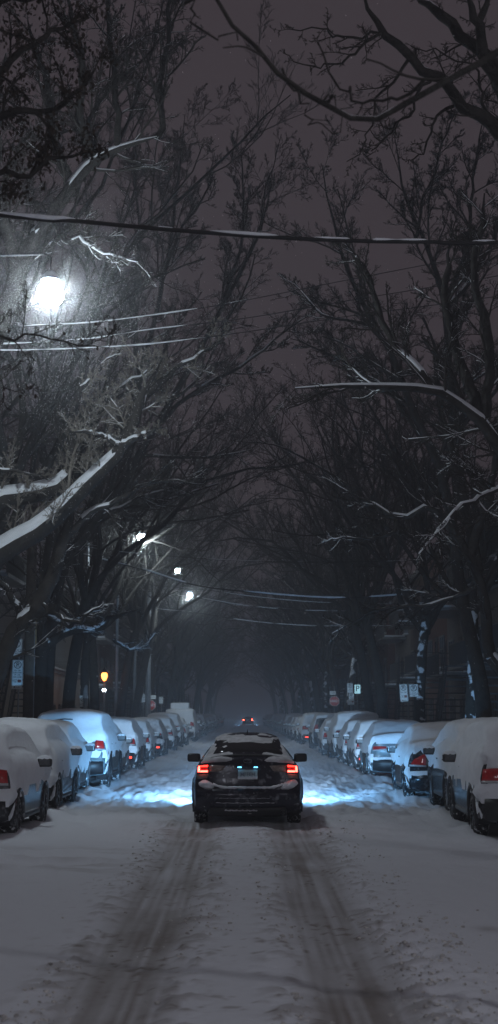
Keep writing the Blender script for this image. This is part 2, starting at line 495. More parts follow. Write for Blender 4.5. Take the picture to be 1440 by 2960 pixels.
KINDS = {
 'sedan': dict(L=4.6, W=1.80, H=1.46, roofw=0.64, wr=.325, wy=(0.92, 3.60),
   top=[(.10,.24),(.02,.36),(0,.56),(.035,.62),(.06,.80),(.08,.98),(.13,1.09),(.30,1.115),(.62,1.13),(.95,1.28),(1.35,1.41),(1.8,1.455),(2.3,1.46),(2.75,1.40),(3.15,1.20),(3.5,1.00),(3.9,.94),(4.3,.84),(4.52,.68),(4.6,.50),(4.55,.24)],
   glass_z=(1.16, 1.37), belt=0.98),
 'hatch': dict(L=3.95, W=1.72, H=1.50, roofw=0.68, wr=.31, wy=(0.70, 3.15),
   top=[(.10,.24),(.02,.36),(0,.55),(.03,.64),(.06,.90),(.12,1.02),(.30,1.25),(.48,1.42),(.75,1.47),(1.3,1.50),(1.9,1.48),(2.4,1.40),(2.85,1.12),(3.1,.98),(3.5,.90),(3.8,.74),(3.95,.50),(3.90,.24)],
   glass_z=(1.05, 1.38), belt=1.0),
 'wagon': dict(L=4.5, W=1.80, H=1.56, roofw=0.70, wr=.33, wy=(0.85, 3.55),
   top=[(.10,.26),(.02,.38),(0,.58),(.03,.68),(.06,.95),(.12,1.08),(.24,1.30),(.36,1.48),(.65,1.54),(1.4,1.56),(2.2,1.53),(2.8,1.40),(3.2,1.16),(3.5,1.04),(3.95,.96),(4.3,.80),(4.5,.54),(4.45,.26)],
   glass_z=(1.12, 1.45), belt=1.05),
 'suv': dict(L=4.7, W=1.90, H=1.74, roofw=0.72, wr=.37, wy=(0.88, 3.70),
   top=[(.10,.34),(.02,.45),(0,.66),(.03,.76),(.06,1.02),(.11,1.18),(.24,1.42),(.36,1.64),(.62,1.72),(1.4,1.74),(2.3,1.72),(2.95,1.56),(3.3,1.30),(3.6,1.16),(4.1,1.08),(4.5,.92),(4.7,.62),(4.65,.34)],
   glass_z=(1.22, 1.60), belt=1.16),
 'van': dict(L=5.2, W=1.98, H=2.02, roofw=0.80, wr=.36, wy=(0.95, 4.15),
   top=[(.10,.34),(.02,.46),(0,.70),(.02,.90),(.03,1.2),(.05,1.5),(.09,1.85),(.22,1.98),(.6,2.01),(1.6,2.02),(3.0,2.01),(3.5,1.90),(4.0,1.55),(4.35,1.25),(4.75,1.12),(5.05,.90),(5.2,.62),(5.15,.34)],
   glass_z=(1.35, 1.75), belt=1.25),
}


class Shape:
    def __init__(s, kind, n=64):
        k = KINDS[kind]; s.k = k; s.L, s.W, s.H = k['L'], k['W'], k['H']
        top = catmull(k['top'], n)
        zb = k['top'][0][1] - 0.03; y1 = k['top'][-1][0] - 0.05; y0 = k['top'][0][0] + 0.05
        bot = np.stack([np.linspace(y1, y0, 22), np.full(22, zb)], axis=1)
        s.top = top; s.n_top = n
        s.out = np.vstack([top, bot])
        d = np.roll(s.out, -1, axis=0) - np.roll(s.out, 1, axis=0)
        nn = np.stack([-d[:, 1], d[:, 0]], axis=1)      # outward when walking rear-bottom -> up -> front -> bottom
        s.nrm = nn / (np.linalg.norm(nn, axis=1, keepdims=True) + 1e-9)
        c = s.out.mean(axis=0)
        flip = ((s.out - c) * s.nrm).sum(axis=1) < 0
        s.nrm[flip] *= -1
        iz = int(np.argmax(top[:, 1])); s.iz = iz
    def w(s, y, z):
        y = np.asarray(y, float); z = np.asarray(z, float)
        a = 1 - 0.055 * np.clip((0.6 - y) / 0.6, 0, 1) ** 2 - 0.13 * np.clip((y - (s.L - 0.9)) / 0.9, 0, 1) ** 2
        zs = s.k['belt'] - 0.28
        t = (z - zs) / (s.H - zs); rw = s.k['roofw']
        tb = np.interp(t, [-1.2, -.6, 0, .25, .38, .55, .85, 1.0, 1.3], [.93, .985, 1, .965, .925, .925 - .35 * (.925 - rw), rw + .12 * (1 - rw), rw, rw * .9])
        return s.W / 2 * a * tb
    def strip_pt(s, o, n, v, d=0.0):
        y, z = o[..., 0], o[..., 1]
        ww = s.w(y, z)
        ins = 0.045 * np.abs(v) ** 7 + 0.05 * v ** 2 - d
        rear = np.clip(-n[..., 0], 0, 1) * 0.03 * v ** 4
        return np.stack([v * ww, y - n[..., 0] * (ins + rear), z - n[..., 1] * (ins * 0.8)], axis=-1)
    def mesh(s, nv=21, mr=6):
        """strip over the outline loop + fanned sides"""
        out, nrm = s.out, s.nrm; no = len(out)
        v = np.sin(np.linspace(-PI / 2, PI / 2, nv))
        O = np.repeat(out[:, None, :], nv, axis=1); Nn = np.repeat(nrm[:, None, :], nv, axis=1)
        Pt = s.strip_pt(O, Nn, np.broadcast_to(v, (no, nv)))
        verts = [Pt.reshape(-1, 3)]; faces = []; side = []
        for i in range(no):
            for j in range(nv - 1):
                i2 = (i + 1) % no
                faces.append((i * nv + j, i * nv + j + 1, i2 * nv + j + 1, i2 * nv + j)); side.append(0)
        base = no * nv
        zsp = s.k['belt'] - 0.42
        for sg, jj in ((-1, 0), (1, nv - 1)):
            E = Pt[:, jj, :]
            prev = np.arange(no) * nv + jj
            spy = np.clip(E[:, 1], 0.5, s.L - 0.6)
            for r in range(1, mr + 1):
                t = (r / mr)
                yy = E[:, 1] * (1 - t) + spy * t; zz = E[:, 2] * (1 - t) + zsp * t
                xx = sg * (s.w(yy, zz))
                bl = min(1, t * 2.2)
                xx = E[:, 0] * (1 - bl) + xx * bl
                verts.append(np.stack([xx, yy, zz], axis=1))
                cur = base + np.arange(no); base += no
                for i in range(no):
                    i2 = (i + 1) % no
                    f = (prev[i], prev[i2], cur[i2], cur[i])
                    faces.append(f if sg < 0 else f[::-1]); side.append(sg)
                prev = cur
        return np.vstack(verts), faces, side
    def in_arch(s, c, R):
        r = s.k['wr']
        return any((c[1] - wy) ** 2 + (c[2] - r) ** 2 < R * R for wy in s.k['wy'])
    def rear_pt(s, x, z, d=0.0):
        """point on the rear/top surface at lateral x and height z (below roof top)"""
        top = s.top[:s.iz + 1]; nr = s.nrm[:s.iz + 1]
        zz = np.maximum.accumulate(top[:, 1])
        y = np.interp(z, zz, top[:, 0]); ny = np.interp(z, zz, nr[:, 0]); nz = np.interp(z, zz, nr[:, 1])
        o = np.stack([y, np.asarray(z, float) * np.ones_like(y)], axis=-1)
        n = np.stack([ny, nz], axis=-1)
        v = np.clip(x / s.w(y, z), -1, 1)
        return s.strip_pt(o, n, v, d)


def bilin(c, na, nb):
    a = np.linspace(0, 1, na)[:, None, None]; b = np.linspace(0, 1, nb)[None, :, None]
    c = [np.array(q, float) for q in c]
    return (1 - a) * (1 - b) * c[0] + a * (1 - b) * c[1] + a * b * c[2] + (1 - a) * b * c[3]


def grid_faces(na, nb, flip=False):
    f = []
    for i in range(na - 1):
        for j in range(nb - 1):
            q = (i * nb + j, (i + 1) * nb + j, (i + 1) * nb + j + 1, i * nb + j + 1)
            f.append(q[::-1] if flip else q)
    return f


def rear_patch(sh, name, corners, d, mat, parent, na=9, nb=6, smooth=True):
    """corners: 4 (x,z) pairs ccw seen from behind; raised by d with a sloped rim"""
    G = bilin(corners, na, nb)
    dd = np.full((na, nb), d); dd[0, :] = dd[-1, :] = -0.012; dd[:, 0] = dd[:, -1] = -0.012
    # pull second ring outward so that the face is nearly full size
    for k in (0, 1):
        G[1, :, k] = G[0, :, k] * 0.93 + G[1, :, k] * 0.07; G[-2, :, k] = G[-1, :, k] * 0.93 + G[-2, :, k] * 0.07
        G[:, 1, k] = G[:, 0, k] * 0.93 + G[:, 1, k] * 0.07; G[:, -2, k] = G[:, -1, k] * 0.93 + G[:, -2, k] * 0.07
    P = sh.rear_pt(G[..., 0], G[..., 1], dd)
    return mesh_obj(name, P.reshape(-1, 3), grid_faces(na, nb), mat, parent, smooth)


def side_patch(sh, name, sg, corners, d, mat, parent, na=8, nb=5):
    G = bilin(corners, na, nb)
    dd = np.full((na, nb), d); dd[0, :] = dd[-1, :] = -0.01; dd[:, 0] = dd[:, -1] = -0.01
    x = sg * (sh.w(G[..., 0], G[..., 1]) + dd)
    P = np.stack([x, G[..., 0], G[..., 1]], axis=-1)
    return mesh_obj(name, P.reshape(-1, 3), grid_faces(na, nb, flip=sg < 0), mat, parent, True)


def make_wheel(sh, sg, wy, parent, rim_mat):
    r = sh.k['wr']; wd = 0.205
    xo = sg * (sh.W / 2 - 0.015); xi = xo - sg * wd
    mb = MB()
    h0, h1 = min(xo, xi), max(xo, xi)
    prof = [(r * .62, h0), (r * .88, h0 - .005), (r * .965, h0 + .02), (r, h0 + .045), (r * .985, (h0 + h1) / 2), (r, h1 - .045), (r * .965, h1 - .02), (r * .88, h1 + .005), (r * .62, h1)]
    mb.lathe(prof, (0, wy, r), 'x', 28)
    # tread blocks
    for i in range(28):
        a = 2 * PI * i / 28
        for q in (0.28, 0.5, 0.72):
            c = Vector((h0 + (h1 - h0) * q + (0.01 if i % 2 else -0.01), wy + (r + .001) * math.cos(a), r + (r + .001) * math.sin(a)))
            mb.box(c, (0.036, 0.02, 0.05), 0, Matrix.Rotation(a, 3, 'X'))
    wh = mb.obj('wheel', M['rubber'], parent, True)
    rb = MB()
    rb.lathe([(r * .63, xo - sg * .01), (r * .60, xo - sg * .03), (r * .2, xo - sg * .035), (0.001, xo - sg * .02)], (0, wy, r), 'x', 24)
    for i in range(5):
        a = 2 * PI * i / 5
        c = Vector((xo - sg * .018, wy + r * .38 * math.cos(a), r + r * .38 * math.sin(a)))
        rb.box(c, (0.02, r * .46, 0.05), 0.006, Matrix.Rotation(a, 3, 'X'))
    rb.obj('rim', rim_mat, wh, True)
    return wh


def make_mirror(sh, sg, parent, paint_m, snow, size=1.0):
    my = sh.L * 0.625; mz = sh.k['belt'] + 0.03
    wx = float(sh.w(my, mz))
    cx = sg * (wx + 0.135 * size + .02)
    mb = MB()
    mb.box((cx, my, mz), (0.235 * size, 0.10, 0.150 * size), 0.048)
    mb.box((sg * (wx + 0.02), my + .02, mz - 0.05), (0.09, 0.05, 0.04), 0.012)
    m = mb.obj('side_mirror', paint_m, parent, True)
    MB().box((cx, my - 0.047, mz), (0.172 * size, 0.014, 0.100 * size), 0.0065).obj('mirror_glass', M['mirror'] if snow > 0 else M['glass'], m, False)
    if snow > 0:
        G = []; k = 10
        n1 = 9
        for i in range(n1):
            for j in range(k):
                u = i / (n1 - 1) * 2 - 1; vv = j / (k - 1) * 2 - 1
                hz = (1 - abs(u) ** 3) * (1 - abs(vv) ** 3)
                G.append((cx + u * 0.118 * size, my + vv * 0.06, mz + 0.05 * size + snow * 0.75 * hz ** 0.6 + 0.008 * math.sin(u * 9 + vv * 5)))
        mesh_obj('snow_cap', G, grid_faces(n1, k), M['snow'], m, True)
    return m


def make_car(kind, col, snow=0.11, side_z=0.78, seed=0, lights='block', plate=True, mirror_snow=0.07, rack=False, paint_metal=0.3,
             lamp_mat=None, wiper=False, box_top=False, snow_mat=None, main=False, lamp_side=0.8, bare_rear=(0.0, 0.0), reflex=False):
    sh = Shape(kind)
    if main:
        sh.W = 1.745; sh.k = dict(sh.k, W=1.745, roofw=.59)
    root = empty('parked_car' if not main else 'driving_car', (0, 0, 0))
    pm = paint('car_paint', col, 0.25, paint_metal, dust=0.02 if main else 0.05)
    V, F, side = sh.mesh()
    k = sh.k
    Vt = V
    def keep(f, sd, R):
        if sd == 0: return True
        c = Vt[list(f)].mean(axis=0)
        return not sh.in_arch(c, R)
    Rr = k['wr'] + 0.06
    F1 = [f for f, sd in zip(F, side) if keep(f, sd, Rr)]
    body = mesh_obj('body', V, F1, pm, root, True)
    # wheel arch lips and liners
    for sg in (-1, 1):
        for wy in k['wy']:
            mb = MB(); ml = MB()
            pts = []; rr = []
            for i in range(15):
                a = -0.25 + (PI + 0.5) * i / 14
                y = wy + (Rr + .012) * math.cos(a); z = k['wr'] + (Rr + .012) * math.sin(a)
                pts.append((sg * (float(sh.w(y, z)) - 0.004), y, z))
            mb.tube(pts, 0.034, 6)
            x1 = sg * (sh.W / 2 - 0.03); x0 = sg * (sh.W / 2 - 0.30)
            vs = []; n = 15
            for x in (x0, x1):
                for i in range(n):
                    a = -0.3 + (PI + 0.6) * i / (n - 1)
                    vs.append((x, wy + (Rr + .015) * math.cos(a), k['wr'] + (Rr + .015) * math.sin(a)))
            fs = [(i, i + 1, n + i + 1, n + i) for i in range(n - 1)]
            fs.append(tuple(range(n)))
            ml.add(vs, fs)
            at_ = mb.obj('arch_trim', pm if kind in ('sedan', 'hatch') else M['plastic'], root, True)
            ml.obj('arch_liner', M['under'], at_, True)
    # windows
    gz0, gz1 = k['glass_z']
    zr = gz0
    w0 = float(sh.w(0.5, gz0)) * 0.84; w1 = float(sh.w(1.0, gz1)) * 0.80
    rw = rear_patch(sh, 'rear_window', [(-w0, gz0), (w0, gz0), (w1, gz1), (-w1, gz1)], 0.006, M['glass'], root, 12, 8)
    yw0 = 1.25 if kind == 'sedan' else 0.55
    yfr = {'sedan': (3.1, 2.75), 'hatch': (2.8, 2.35), 'wagon': (3.1, 2.75), 'suv': (3.25, 2.9), 'van': (4.0, 3.5)}[kind]
    zb = k['belt'] + 0.03; zt = k['H'] - 0.22
    for sg in (-1, 1):
        if kind == 'van':
            side_patch(sh, 'side_window', sg, [(2.9, zb + .1), (yfr[0], zb + .1), (yfr[1], zt - .02), (2.9, zt)], 0.006, M['glass'], root)
        else:
            side_patch(sh, 'side_window', sg, [(yw0, zb), (yw0 + .9, zb), (yw0 + .9, zt), (yw0 + .35, zt - .03)], 0.006, M['glass'], root)
            side_patch(sh, 'side_window', sg, [(yw0 + 1.0, zb), (yfr[0] - .05, zb), (yfr[1] - .1, zt), (yw0 + 1.0, zt)], 0.006, M['glass'], root)
        side_patch(sh, 'sill_trim', sg, [(k['wy'][0] + .42, k['top'][0][1]), (k['wy'][1] - .42, k['top'][0][1]), (k['wy'][1] - .42, k['top'][0][1] + .07), (k['wy'][0] + .42, k['top'][0][1] + .07)], 0.015, M['plastic'], root)
        # door handles
        for hy in ((yw0 + .75, yw0 + 1.75) if kind != 'van' else (3.1,)):
            x = sg * (float(sh.w(hy, k['belt'] - .1)) + .012)
            MB().box((x, hy, k['belt'] - .10), (0.03, 0.17, 0.025), 0.008).obj('door_handle', pm, root, True)
        # headlamp at the nose
        hz = k['top'][-2][1] + 0.16
        hx = sg * (sh.W / 2 - 0.30)
        hl = MB().box((hx, sh.L - 0.14, hz + .02), (0.34, 0.18, 0.13), 0.05).obj('headlight', M['clear_lens'] if not main else M['head_lens'], root, True)
    # wheels
    rim = M['dark_steel'] if seed % 2 else M['steel']
    for sg in (-1, 1):
        for wy in k['wy']:
            make_wheel(sh, sg, wy, root, rim)
        make_mirror(sh, sg, root, M['plastic'] if not main else pm, mirror_snow)
    # rear bumper, lamps, plate
    zb0 = k['top'][0][1] + 0.02; zb1 = k['top'][2][1] + 0.02
    bw = sh.W / 2 * 0.90
    bmat = M['plastic'] if (kind in ('suv', 'wagon', 'van') or seed % 3 == 0) else pm
    if not main:
        rear_patch(sh, 'rear_bumper', [(-bw, zb0), (bw, zb0), (bw, zb1), (-bw, zb1)], 0.035, bmat, root, 14, 6)
    lm = lamp_mat or M['red_lens']
    for sg in (-1, 1):
        if main: break
        if lights == 'block':      # wide sedan lamps
            zc = k['top'][5][1] - 0.13
            c = [(sg * .42, zc - .02), (sg * .80 * sh.W / 1.8, zc - .05), (sg * .79 * sh.W / 1.8, zc + .08), (sg * .44, zc + .07)]
        elif lights == 'slope':    # volvo-like shoulder lamps
            zc = k['top'][5][1] - 0.18
            c = [(sg * .50, zc - .08), (sg * .84, zc - .06), (sg * .74, zc + .08), (sg * .50, zc + .20)]
        elif lights == 'tall':
            zc = k['belt'] - 0.02
            c = [(sg * .60 * sh.W / 1.8, zc - .20), (sg * .83 * sh.W / 1.8, zc - .20), (sg * .78 * sh.W / 1.8, zc + .16), (sg * .64 * sh.W / 1.8, zc + .16)]
        else:                       # 'square'
            zc = k['belt'] - 0.12
            c = [(sg * .56, zc - .12), (sg * .84 * sh.W / 1.8, zc - .12), (sg * .81 * sh.W / 1.8, zc + .09), (sg * .58, zc + .09)]
        if sg < 0: c = [c[1], c[0], c[3], c[2]]
        rear_patch(sh, 'tail_light', c, 0.030, lm, root, 8, 7)
        c2 = [c[0], c[1], (c[1][0], c[1][1] + .035), (c[0][0], c[0][1] + .035)]
        tl = [o for o in kids(root) if o.name.startswith('tail_light')][-1]
        rear_patch(sh, 'reverse_lens', c2, 0.034, M['clear_lens'], tl, 6, 4)
        if reflex:
            rear_patch(sh, 'rear_reflector', [(sg * .62 - .12, zb0 + .14), (sg * .62 + .12, zb0 + .14), (sg * .62 + .12, zb0 + .20), (sg * .62 - .12, zb0 + .20)], 0.05, M['red_dim'], root, 6, 4)  # unlit reflector, its returned light added as emission
    if not main:
        zp = (k['top'][4][1] - 0.06) if kind != 'van' else .8
        p = sh.rear_pt(np.array(0.0), np.array(zp))
        mp = MB().box((0, float(p[1]) - .012, zp), (0.31, 0.02, 0.155), 0.004).obj('licence_plate', M['plate'], root)
        # trunk handle bar
        MB().box((0, float(p[1]) - .012, zp + .12), (0.5, 0.03, 0.03), 0.01).obj('trunk_trim', M['chrome'] if seed % 2 else M['plastic'], root, True)
        mb = MB().tube([(sh.W * .28, 0.10, zb0 - .02), (sh.W * .28, -0.03, zb0 - .03)], 0.033, 10, cap=False)
        mb.tube([(sh.W * .28, 0.0, zb0 - .03), (sh.W * .28, 0.4, zb0 - .02)], 0.024, 8)
        mb.obj('exhaust_pipe', M['steel'], root, True)
    # snow blanket
    me = body.data
    nrm = np.empty(len(V) * 3, np.float32)
    full = mesh_obj('tmp', V, F, pm, None, True)
    full.data.vertices.foreach_get('normal', nrm); nrm = nrm.reshape(-1, 3)
    bpy.data.objects.remove(full, do_unlink=True)
    cen = V.mean(axis=0); 
    if ((V - cen) * nrm).sum() < 0: nrm = -nrm
    nz = nrm[:, 2]
    x, y, z = V[:, 0], V[:, 1], V[:, 2]
    so = seed * 13.7
    n1 = fbm(x * 2.0 + so, y * 2.0, z * 2.0, octs=3, seed=60); n2 = fbm(x * 7 + so, y * 7, z * 7, octs=3, seed=61)
    t = snow * sstep(0.15, 0.75, nz) * (1 + 0.25 * n1)
    # sides and rear: a plastered layer with a ragged lower edge
    drip = fbm(y * 5 + so + x * 1.2, x * 5 + so, octs=3, seed=62)
    edge_z = side_z + 0.10 + 0.22 * drip + 0.07 * fbm(y * 16 + so, x * 16, octs=2, seed=63)
    sidec = sstep(-0.05, 0.06, z - edge_z)
    isrear = (nrm[:, 1] < -0.6) & (y < 0.9)
    br0, br1 = bare_rear
    lay = (0.024 + 0.008 * n2 + 0.012 * sstep(k['belt'], k['belt'] + .1, z)) * sidec - 0.03 * (1 - sidec)
    if not main:
        t = np.maximum(t, np.where(z > k['top'][0][1] + .08, lay, -0.03))
        # snow lying on the bumper shelf
        shelf = np.exp(-((z - (k['top'][3][1] - .01)) / 0.075) ** 2) * (y < 0.35) * (0.07 + 0.03 * n1)
        t = np.maximum(t, np.where(nrm[:, 1] < 0.0, shelf - 0.012, t))
        # lamps and the boot panel stay clear
        lampm = (y < 0.40) & (np.abs(x) > lamp_side - .28) & (np.abs(z - (k['belt'] - .12)) < 0.12 + .04 * n2) & (nrm[:, 1] < -0.3)
        t = np.where(lampm, -0.03, t)
        if br1 > br0:
            t = np.where(isrear & (z > br0 + .05 * n1) & (z < br1 + .03 * n2) & (np.abs(x) < sh.W * .47), -0.03, t)
        t = np.where(nz < -0.3, -0.04, t)
        # heavier rolls over the roof edges
        t = t + 0.02 * sstep(0.3, 0.8, nz) * n2
    else:
        cov = fbm(x * 2.6 + 4.2, y * 2.2, z * 2.5, octs=4, seed=70)
        t = 0.012 * sstep(0.1, 0.5, nz) + 0.012 * cov
        glass = (z > 1.13) & (z < 1.36) & (np.abs(x) < 0.62) & (y < 1.6)
        t = np.where(glass, 0.026 * cov - 0.005 + 0.006 * n2 + 0.02 * sstep(1.27, 1.34, z) * sstep(.5, .1, np.abs(x - .05)), t)
        pillar = (z > 1.1) & (z < 1.40) & (np.abs(x) > 0.56) & (y < 1.9)
        t = np.where(pillar & (np.abs(x) < .80), 0.010 + 0.008 * n2, t)
        deck = (z > 1.0) & (z < 1.14) & (y < 0.62)
        t = np.where(deck, 0.02 * sstep(0.22, .5, np.abs(x)) - 0.006 + 0.012 * cov, t)
        t = np.where((y > 1.3) & (z > 1.38), 0.001 + 0.030 * cov + .010 * n2, t)
        t = np.where(y > 2.9, 0.012 + 0.02 * cov * (z > .8), t)
        # trunk corners above the lamps, bumper shelf
        corner = (y < .3) & (np.abs(x) > .33) & (np.abs(x) < .80) & (z > 0.99) & (z < 1.12)
        t = np.where(corner, 0.022 + 0.012 * n2, t)
        low = (z < 0.985) & (y < 2.9)
        t = np.where(low, -0.04, t)
        t = np.where((z < .9) & (y >= 2.9), -0.04, t)
    P = V + nrm * t[:, None]
    P[:, 2] += np.where(t > 0.03, 0.02 * (t / max(snow, .01)), 0)
    Rs = Rr - 0.02
    F2 = [f for f, sd in zip(F, side) if keep(f, sd, Rs) and not all(t[list(f)] < -0.02)]
    mesh_obj('snow_cover', P, F2, snow_mat or M['snow'], root, True)
    if rack:
        mb = MB()
        for sg in (-1, 1): mb.tube([(sg * .55, .7, k['H'] + .02), (sg * .55, .75, k['H'] + .15), (sg * .55, 2.4, k['H'] + .15), (sg * .55, 2.5, k['H'] + .02)], .02, 6)
        mb.obj('roof_rack', M['plastic'], root, True)
    if box_top:
        V2 = []; n = 12
        mb = MB().box((0, 1.4, k['H'] + .26), (1.15, 2.2, 0.42), 0.09)
        mb.obj('roof_box', M['snow'], root, True)
    if kind in ('suv', 'wagon', 'hatch') and wiper:
        p0 = sh.rear_pt(np.array(-0.3), np.array(gz1 - .02), .13); p1 = sh.rear_pt(np.array(0.1), np.array(gz1 - .01), .13)
        MB().tube([tuple(p0), tuple((p0 + p1) / 2 + np.array([0, -.01, .02])), tuple(p1)], 0.014, 6).obj('brake_light', M['plastic'], root, True)
    if main: main_details(sh, root, pm)
    return root, sh


def text_mesh(name, s, size, mat, parent, loc, rot=(PI / 2, 0, 0), ext=0.001, align='CENTER', sx=1.0):
    cu = bpy.data.curves.new(name, 'FONT'); cu.body = s; cu.size = size; cu.align_x = align; cu.align_y = 'CENTER'
    cu.extrude = ext; cu.offset = size * 0.012
    o = bpy.data.objects.new(name, cu); COL.objects.link(o)
    dg = bpy.context.evaluated_depsgraph_get()
    me = bpy.data.meshes.new_from_object(o.evaluated_get(dg))
    bpy.data.objects.remove(o, do_unlink=True)
    me.materials.clear(); me.materials.append(mat)
    t = bpy.data.objects.new(name, me); COL.objects.link(t)
    t.location = loc; t.rotation_euler = rot; t.scale = (sx, 1, 1); t.parent = parent
    return t


def main_details(sh, root, pm):
    rp = lambda x, z, d=0.0: sh.rear_pt(np.array(float(x)), np.array(float(z)), d)
    # spoiler lip
    pts = [tuple(rp(x, 1.105 - .03 * abs(x / .65) ** 3, 0.012) + np.array([0, .05, .012])) for x in np.linspace(-.65, .65, 15)]
    MB().tube(pts, [0.008] + [0.02] * 13 + [0.008], 8).obj('boot_spoiler', M['plastic'], root, True)
    # shark fin aerial
    mb = MB(); mb.add([(-.018, 1.62, 1.44), (.018, 1.62, 1.44), (.018, 1.80, 1.45), (-.018, 1.80, 1.45), (0, 1.60, 1.53), (0, 1.66, 1.52)],
                      [(0, 1, 2, 3), (0, 4, 1), (1, 4, 5, 2), (0, 3, 5, 4), (2, 5, 3)])
    mb.obj('aerial', M['plastic'], root, False)
    for sg in (-1, 1):
        def q(c): return [c[1], c[0], c[3], c[2]] if sg < 0 else c
        X = lambda v: sg * v
        tl = rear_patch(sh, 'tail_light', q([(X(.615), .858), (X(.80), .852), (X(.795), .985), (X(.615), .990)]), 0.020, M['red_lens'], root, 9, 7)
        # the glowing C
        rear_patch(sh, 'light_tube', q([(X(.755), .872), (X(.793), .868), (X(.789), .975), (X(.757), .972)]), 0.034, M['red_hot'], tl, 5, 7)
        rear_patch(sh, 'light_tube', q([(X(.63), .866), (X(.752), .866), (X(.752), .896), (X(.63), .896)]), 0.034, M['red_hot'], tl, 9, 4)
        rear_patch(sh, 'light_tube', q([(X(.63), .952), (X(.752), .952), (X(.752), .975), (X(.63), .978)]), 0.033, M['red_glow'], tl, 9, 4)
        # reflector panel on the boot lid
        rear_patch(sh, 'boot_lamp', q([(X(.40), .885), (X(.608), .868), (X(.608), .985), (X(.345), .965)]), 0.014, M['amber_lens'], root, 9, 6)
        rear_patch(sh, 'lower_lens', q([(X(.64), .775), (X(.80), .765), (X(.80), .84), (X(.62), .845)]), 0.008, M['amber_lens'], root, 7, 5)
        # bumper corner snow
        G = []; n1, n2 = 22, 9
        for j in range(n2):
            rr = j / (n2 - 1)
            for i in range(n1):
                a_ = 2 * PI * i / n1
                wob = 1 + .30 * float(fbm(np.array(math.cos(a_) * 1.6 + sg * 5), np.array(math.sin(a_) * 1.6 + 2), seed=81))
                x = .655 + .15 * rr * wob * math.cos(a_); z = .675 + .075 * rr * wob * math.sin(a_) + .03 * (x - .655) / .15
                nn = float(fbm(np.array(x * 20 + sg * 3), np.array(z * 20), seed=80))
                hgt = (1 - rr ** 2.5)
                G.append(tuple(rp(sg * x, z, 0.045 * hgt * (0.9 + 0.9 * nn) + .055 * hgt - .02 * rr)))
        fs = [(j * n1 + i, j * n1 + (i + 1) % n1, (j + 1) * n1 + (i + 1) % n1, (j + 1) * n1 + i) for j in range(n2 - 1) for i in range(n1)]
        mesh_obj('snow_clump', G, [f[::-1] if sg > 0 else f for f in fs], M['snow'], root, True)
        # mud flap / tyre splash snow
        rear_patch(sh, 'bumper_vent', q([(X(.60), .30), (X(.82), .30), (X(.80), .36), (X(.62), .34)]), 0.03, M['snow_thin'], root, 7, 5)
    # bumper: upper with a ledge, lower diffuser
    bw = .84
    bp = rear_patch(sh, 'rear_bumper', [(-bw, .30), (bw, .30), (bw, .60), (-bw, .60)], 0.05, pm, root, 18, 8)
    rear_patch(sh, 'diffuser', [(-.62, .215), (.62, .215), (.60, .33), (-.60, .33)], 0.075, M['plastic'], root, 14, 6)
    # snow line on the ledge
    n = 40; pts = []; rr = []
    for i in range(n):
        x = -.55 + 1.1 * i / (n - 1)
        pts.append(tuple(rp(x, .625 + .055 * max(0, (abs(x) - .35) / .2) ** 1.5, 0.035)))
        rr.append(0.021 + 0.006 * math.sin(i * 1.7) * math.sin(i * .6))
    MB().tube(pts, rr, 8).obj('ledge_snow', M['snow'], root, True)
    for (x0, x1, z, r) in ((-.5, .42, .405, .0055), (-.36, .15, .31, .013), (-.45, .35, .47, .003)):
        n = 30
        pts = [tuple(rp(x0 + (x1 - x0) * i / (n - 1), z + .003 * math.sin(i * 1.3), 0.062 + (.02 if z < .35 else 0))) for i in range(n)]
        MB().tube(pts, [r * (0.5 + 0.6 * abs(math.sin(i * 2.1) + .4 * math.sin(i * .9))) for i in range(n)], 6).obj('snow_streak', M['snow_thin'], root, True)
    MB().box((0.03, -.075, .235), (0.06, .03, .014), .004).obj('rear_marker', M['clear_lens'], root)
    # exhaust
    mb = MB().tube([(.55, .06, .255), (.55, -.055, .25)], 0.036, 14, cap=False).tube([(.55, -.04, .25), (.55, .12, .25)], 0.026, 10)
    mb.obj('exhaust_pipe', M['dark_steel'], root, True)
    # boot lid shut lines
    mb = MB()
    mb.tube([tuple(rp(x, .66, 0.004)) for x in np.linspace(-.48, .48, 12)], .005, 5)
    for sg in (-1, 1):
        mb.tube([tuple(rp(sg * .48, .66, .004)), tuple(rp(sg * .60, .74, .004)), tuple(rp(sg * .612, .85, .004)), tuple(rp(sg * .612, 1.0, .004))], .005, 5)
    mb.obj('boot_seam', M['under'], root, True)
    # licence plate with lamps
    yb = float(rp(0, .83)[1])
    pl = MB().box((0, yb - .020, .835), (.325, .016, .158), .004).obj('licence_plate', M['dark_steel'], root)
    MB().box((0, yb - .0295, .835), (.305, .004, .140), .001).obj('plate_face', M['plate'], pl)
    text_mesh('plate_lettering', 'MFFEH', .080, M['plate_ink'], pl, (0, yb - .034, .832))
    G = [(-.155 + .31 * i / 15, yb - .036 - .012 * (j == 1), .757 + .022 * j + (.006 * math.sin(i * 2.2) if j else 0)) for i in range(16) for j in range(3)]
    mesh_obj('plate_snow', G, grid_faces(16, 3), M['snow'], pl, True)
    for sg in (-1, 1):
        lp = MB().box((sg * .128, yb - .045, .945), (.062, .03, .013), .003).obj('plate_lamp', M['plate_lamp'], root)
    MB().box((0, yb - .02, .962), (.42, .05, .022), .008).obj('plate_hood', pm, root, True)
    # oval emblem with a little star
    mb = MB()
    c = rp(0, 1.035, .012)
    ring = [(c[0] + .066 * math.cos(a), c[1], c[2] + .030 * math.sin(a)) for a in np.linspace(0, 2 * PI, 25)]
    mb.tube(ring, .0045, 6)
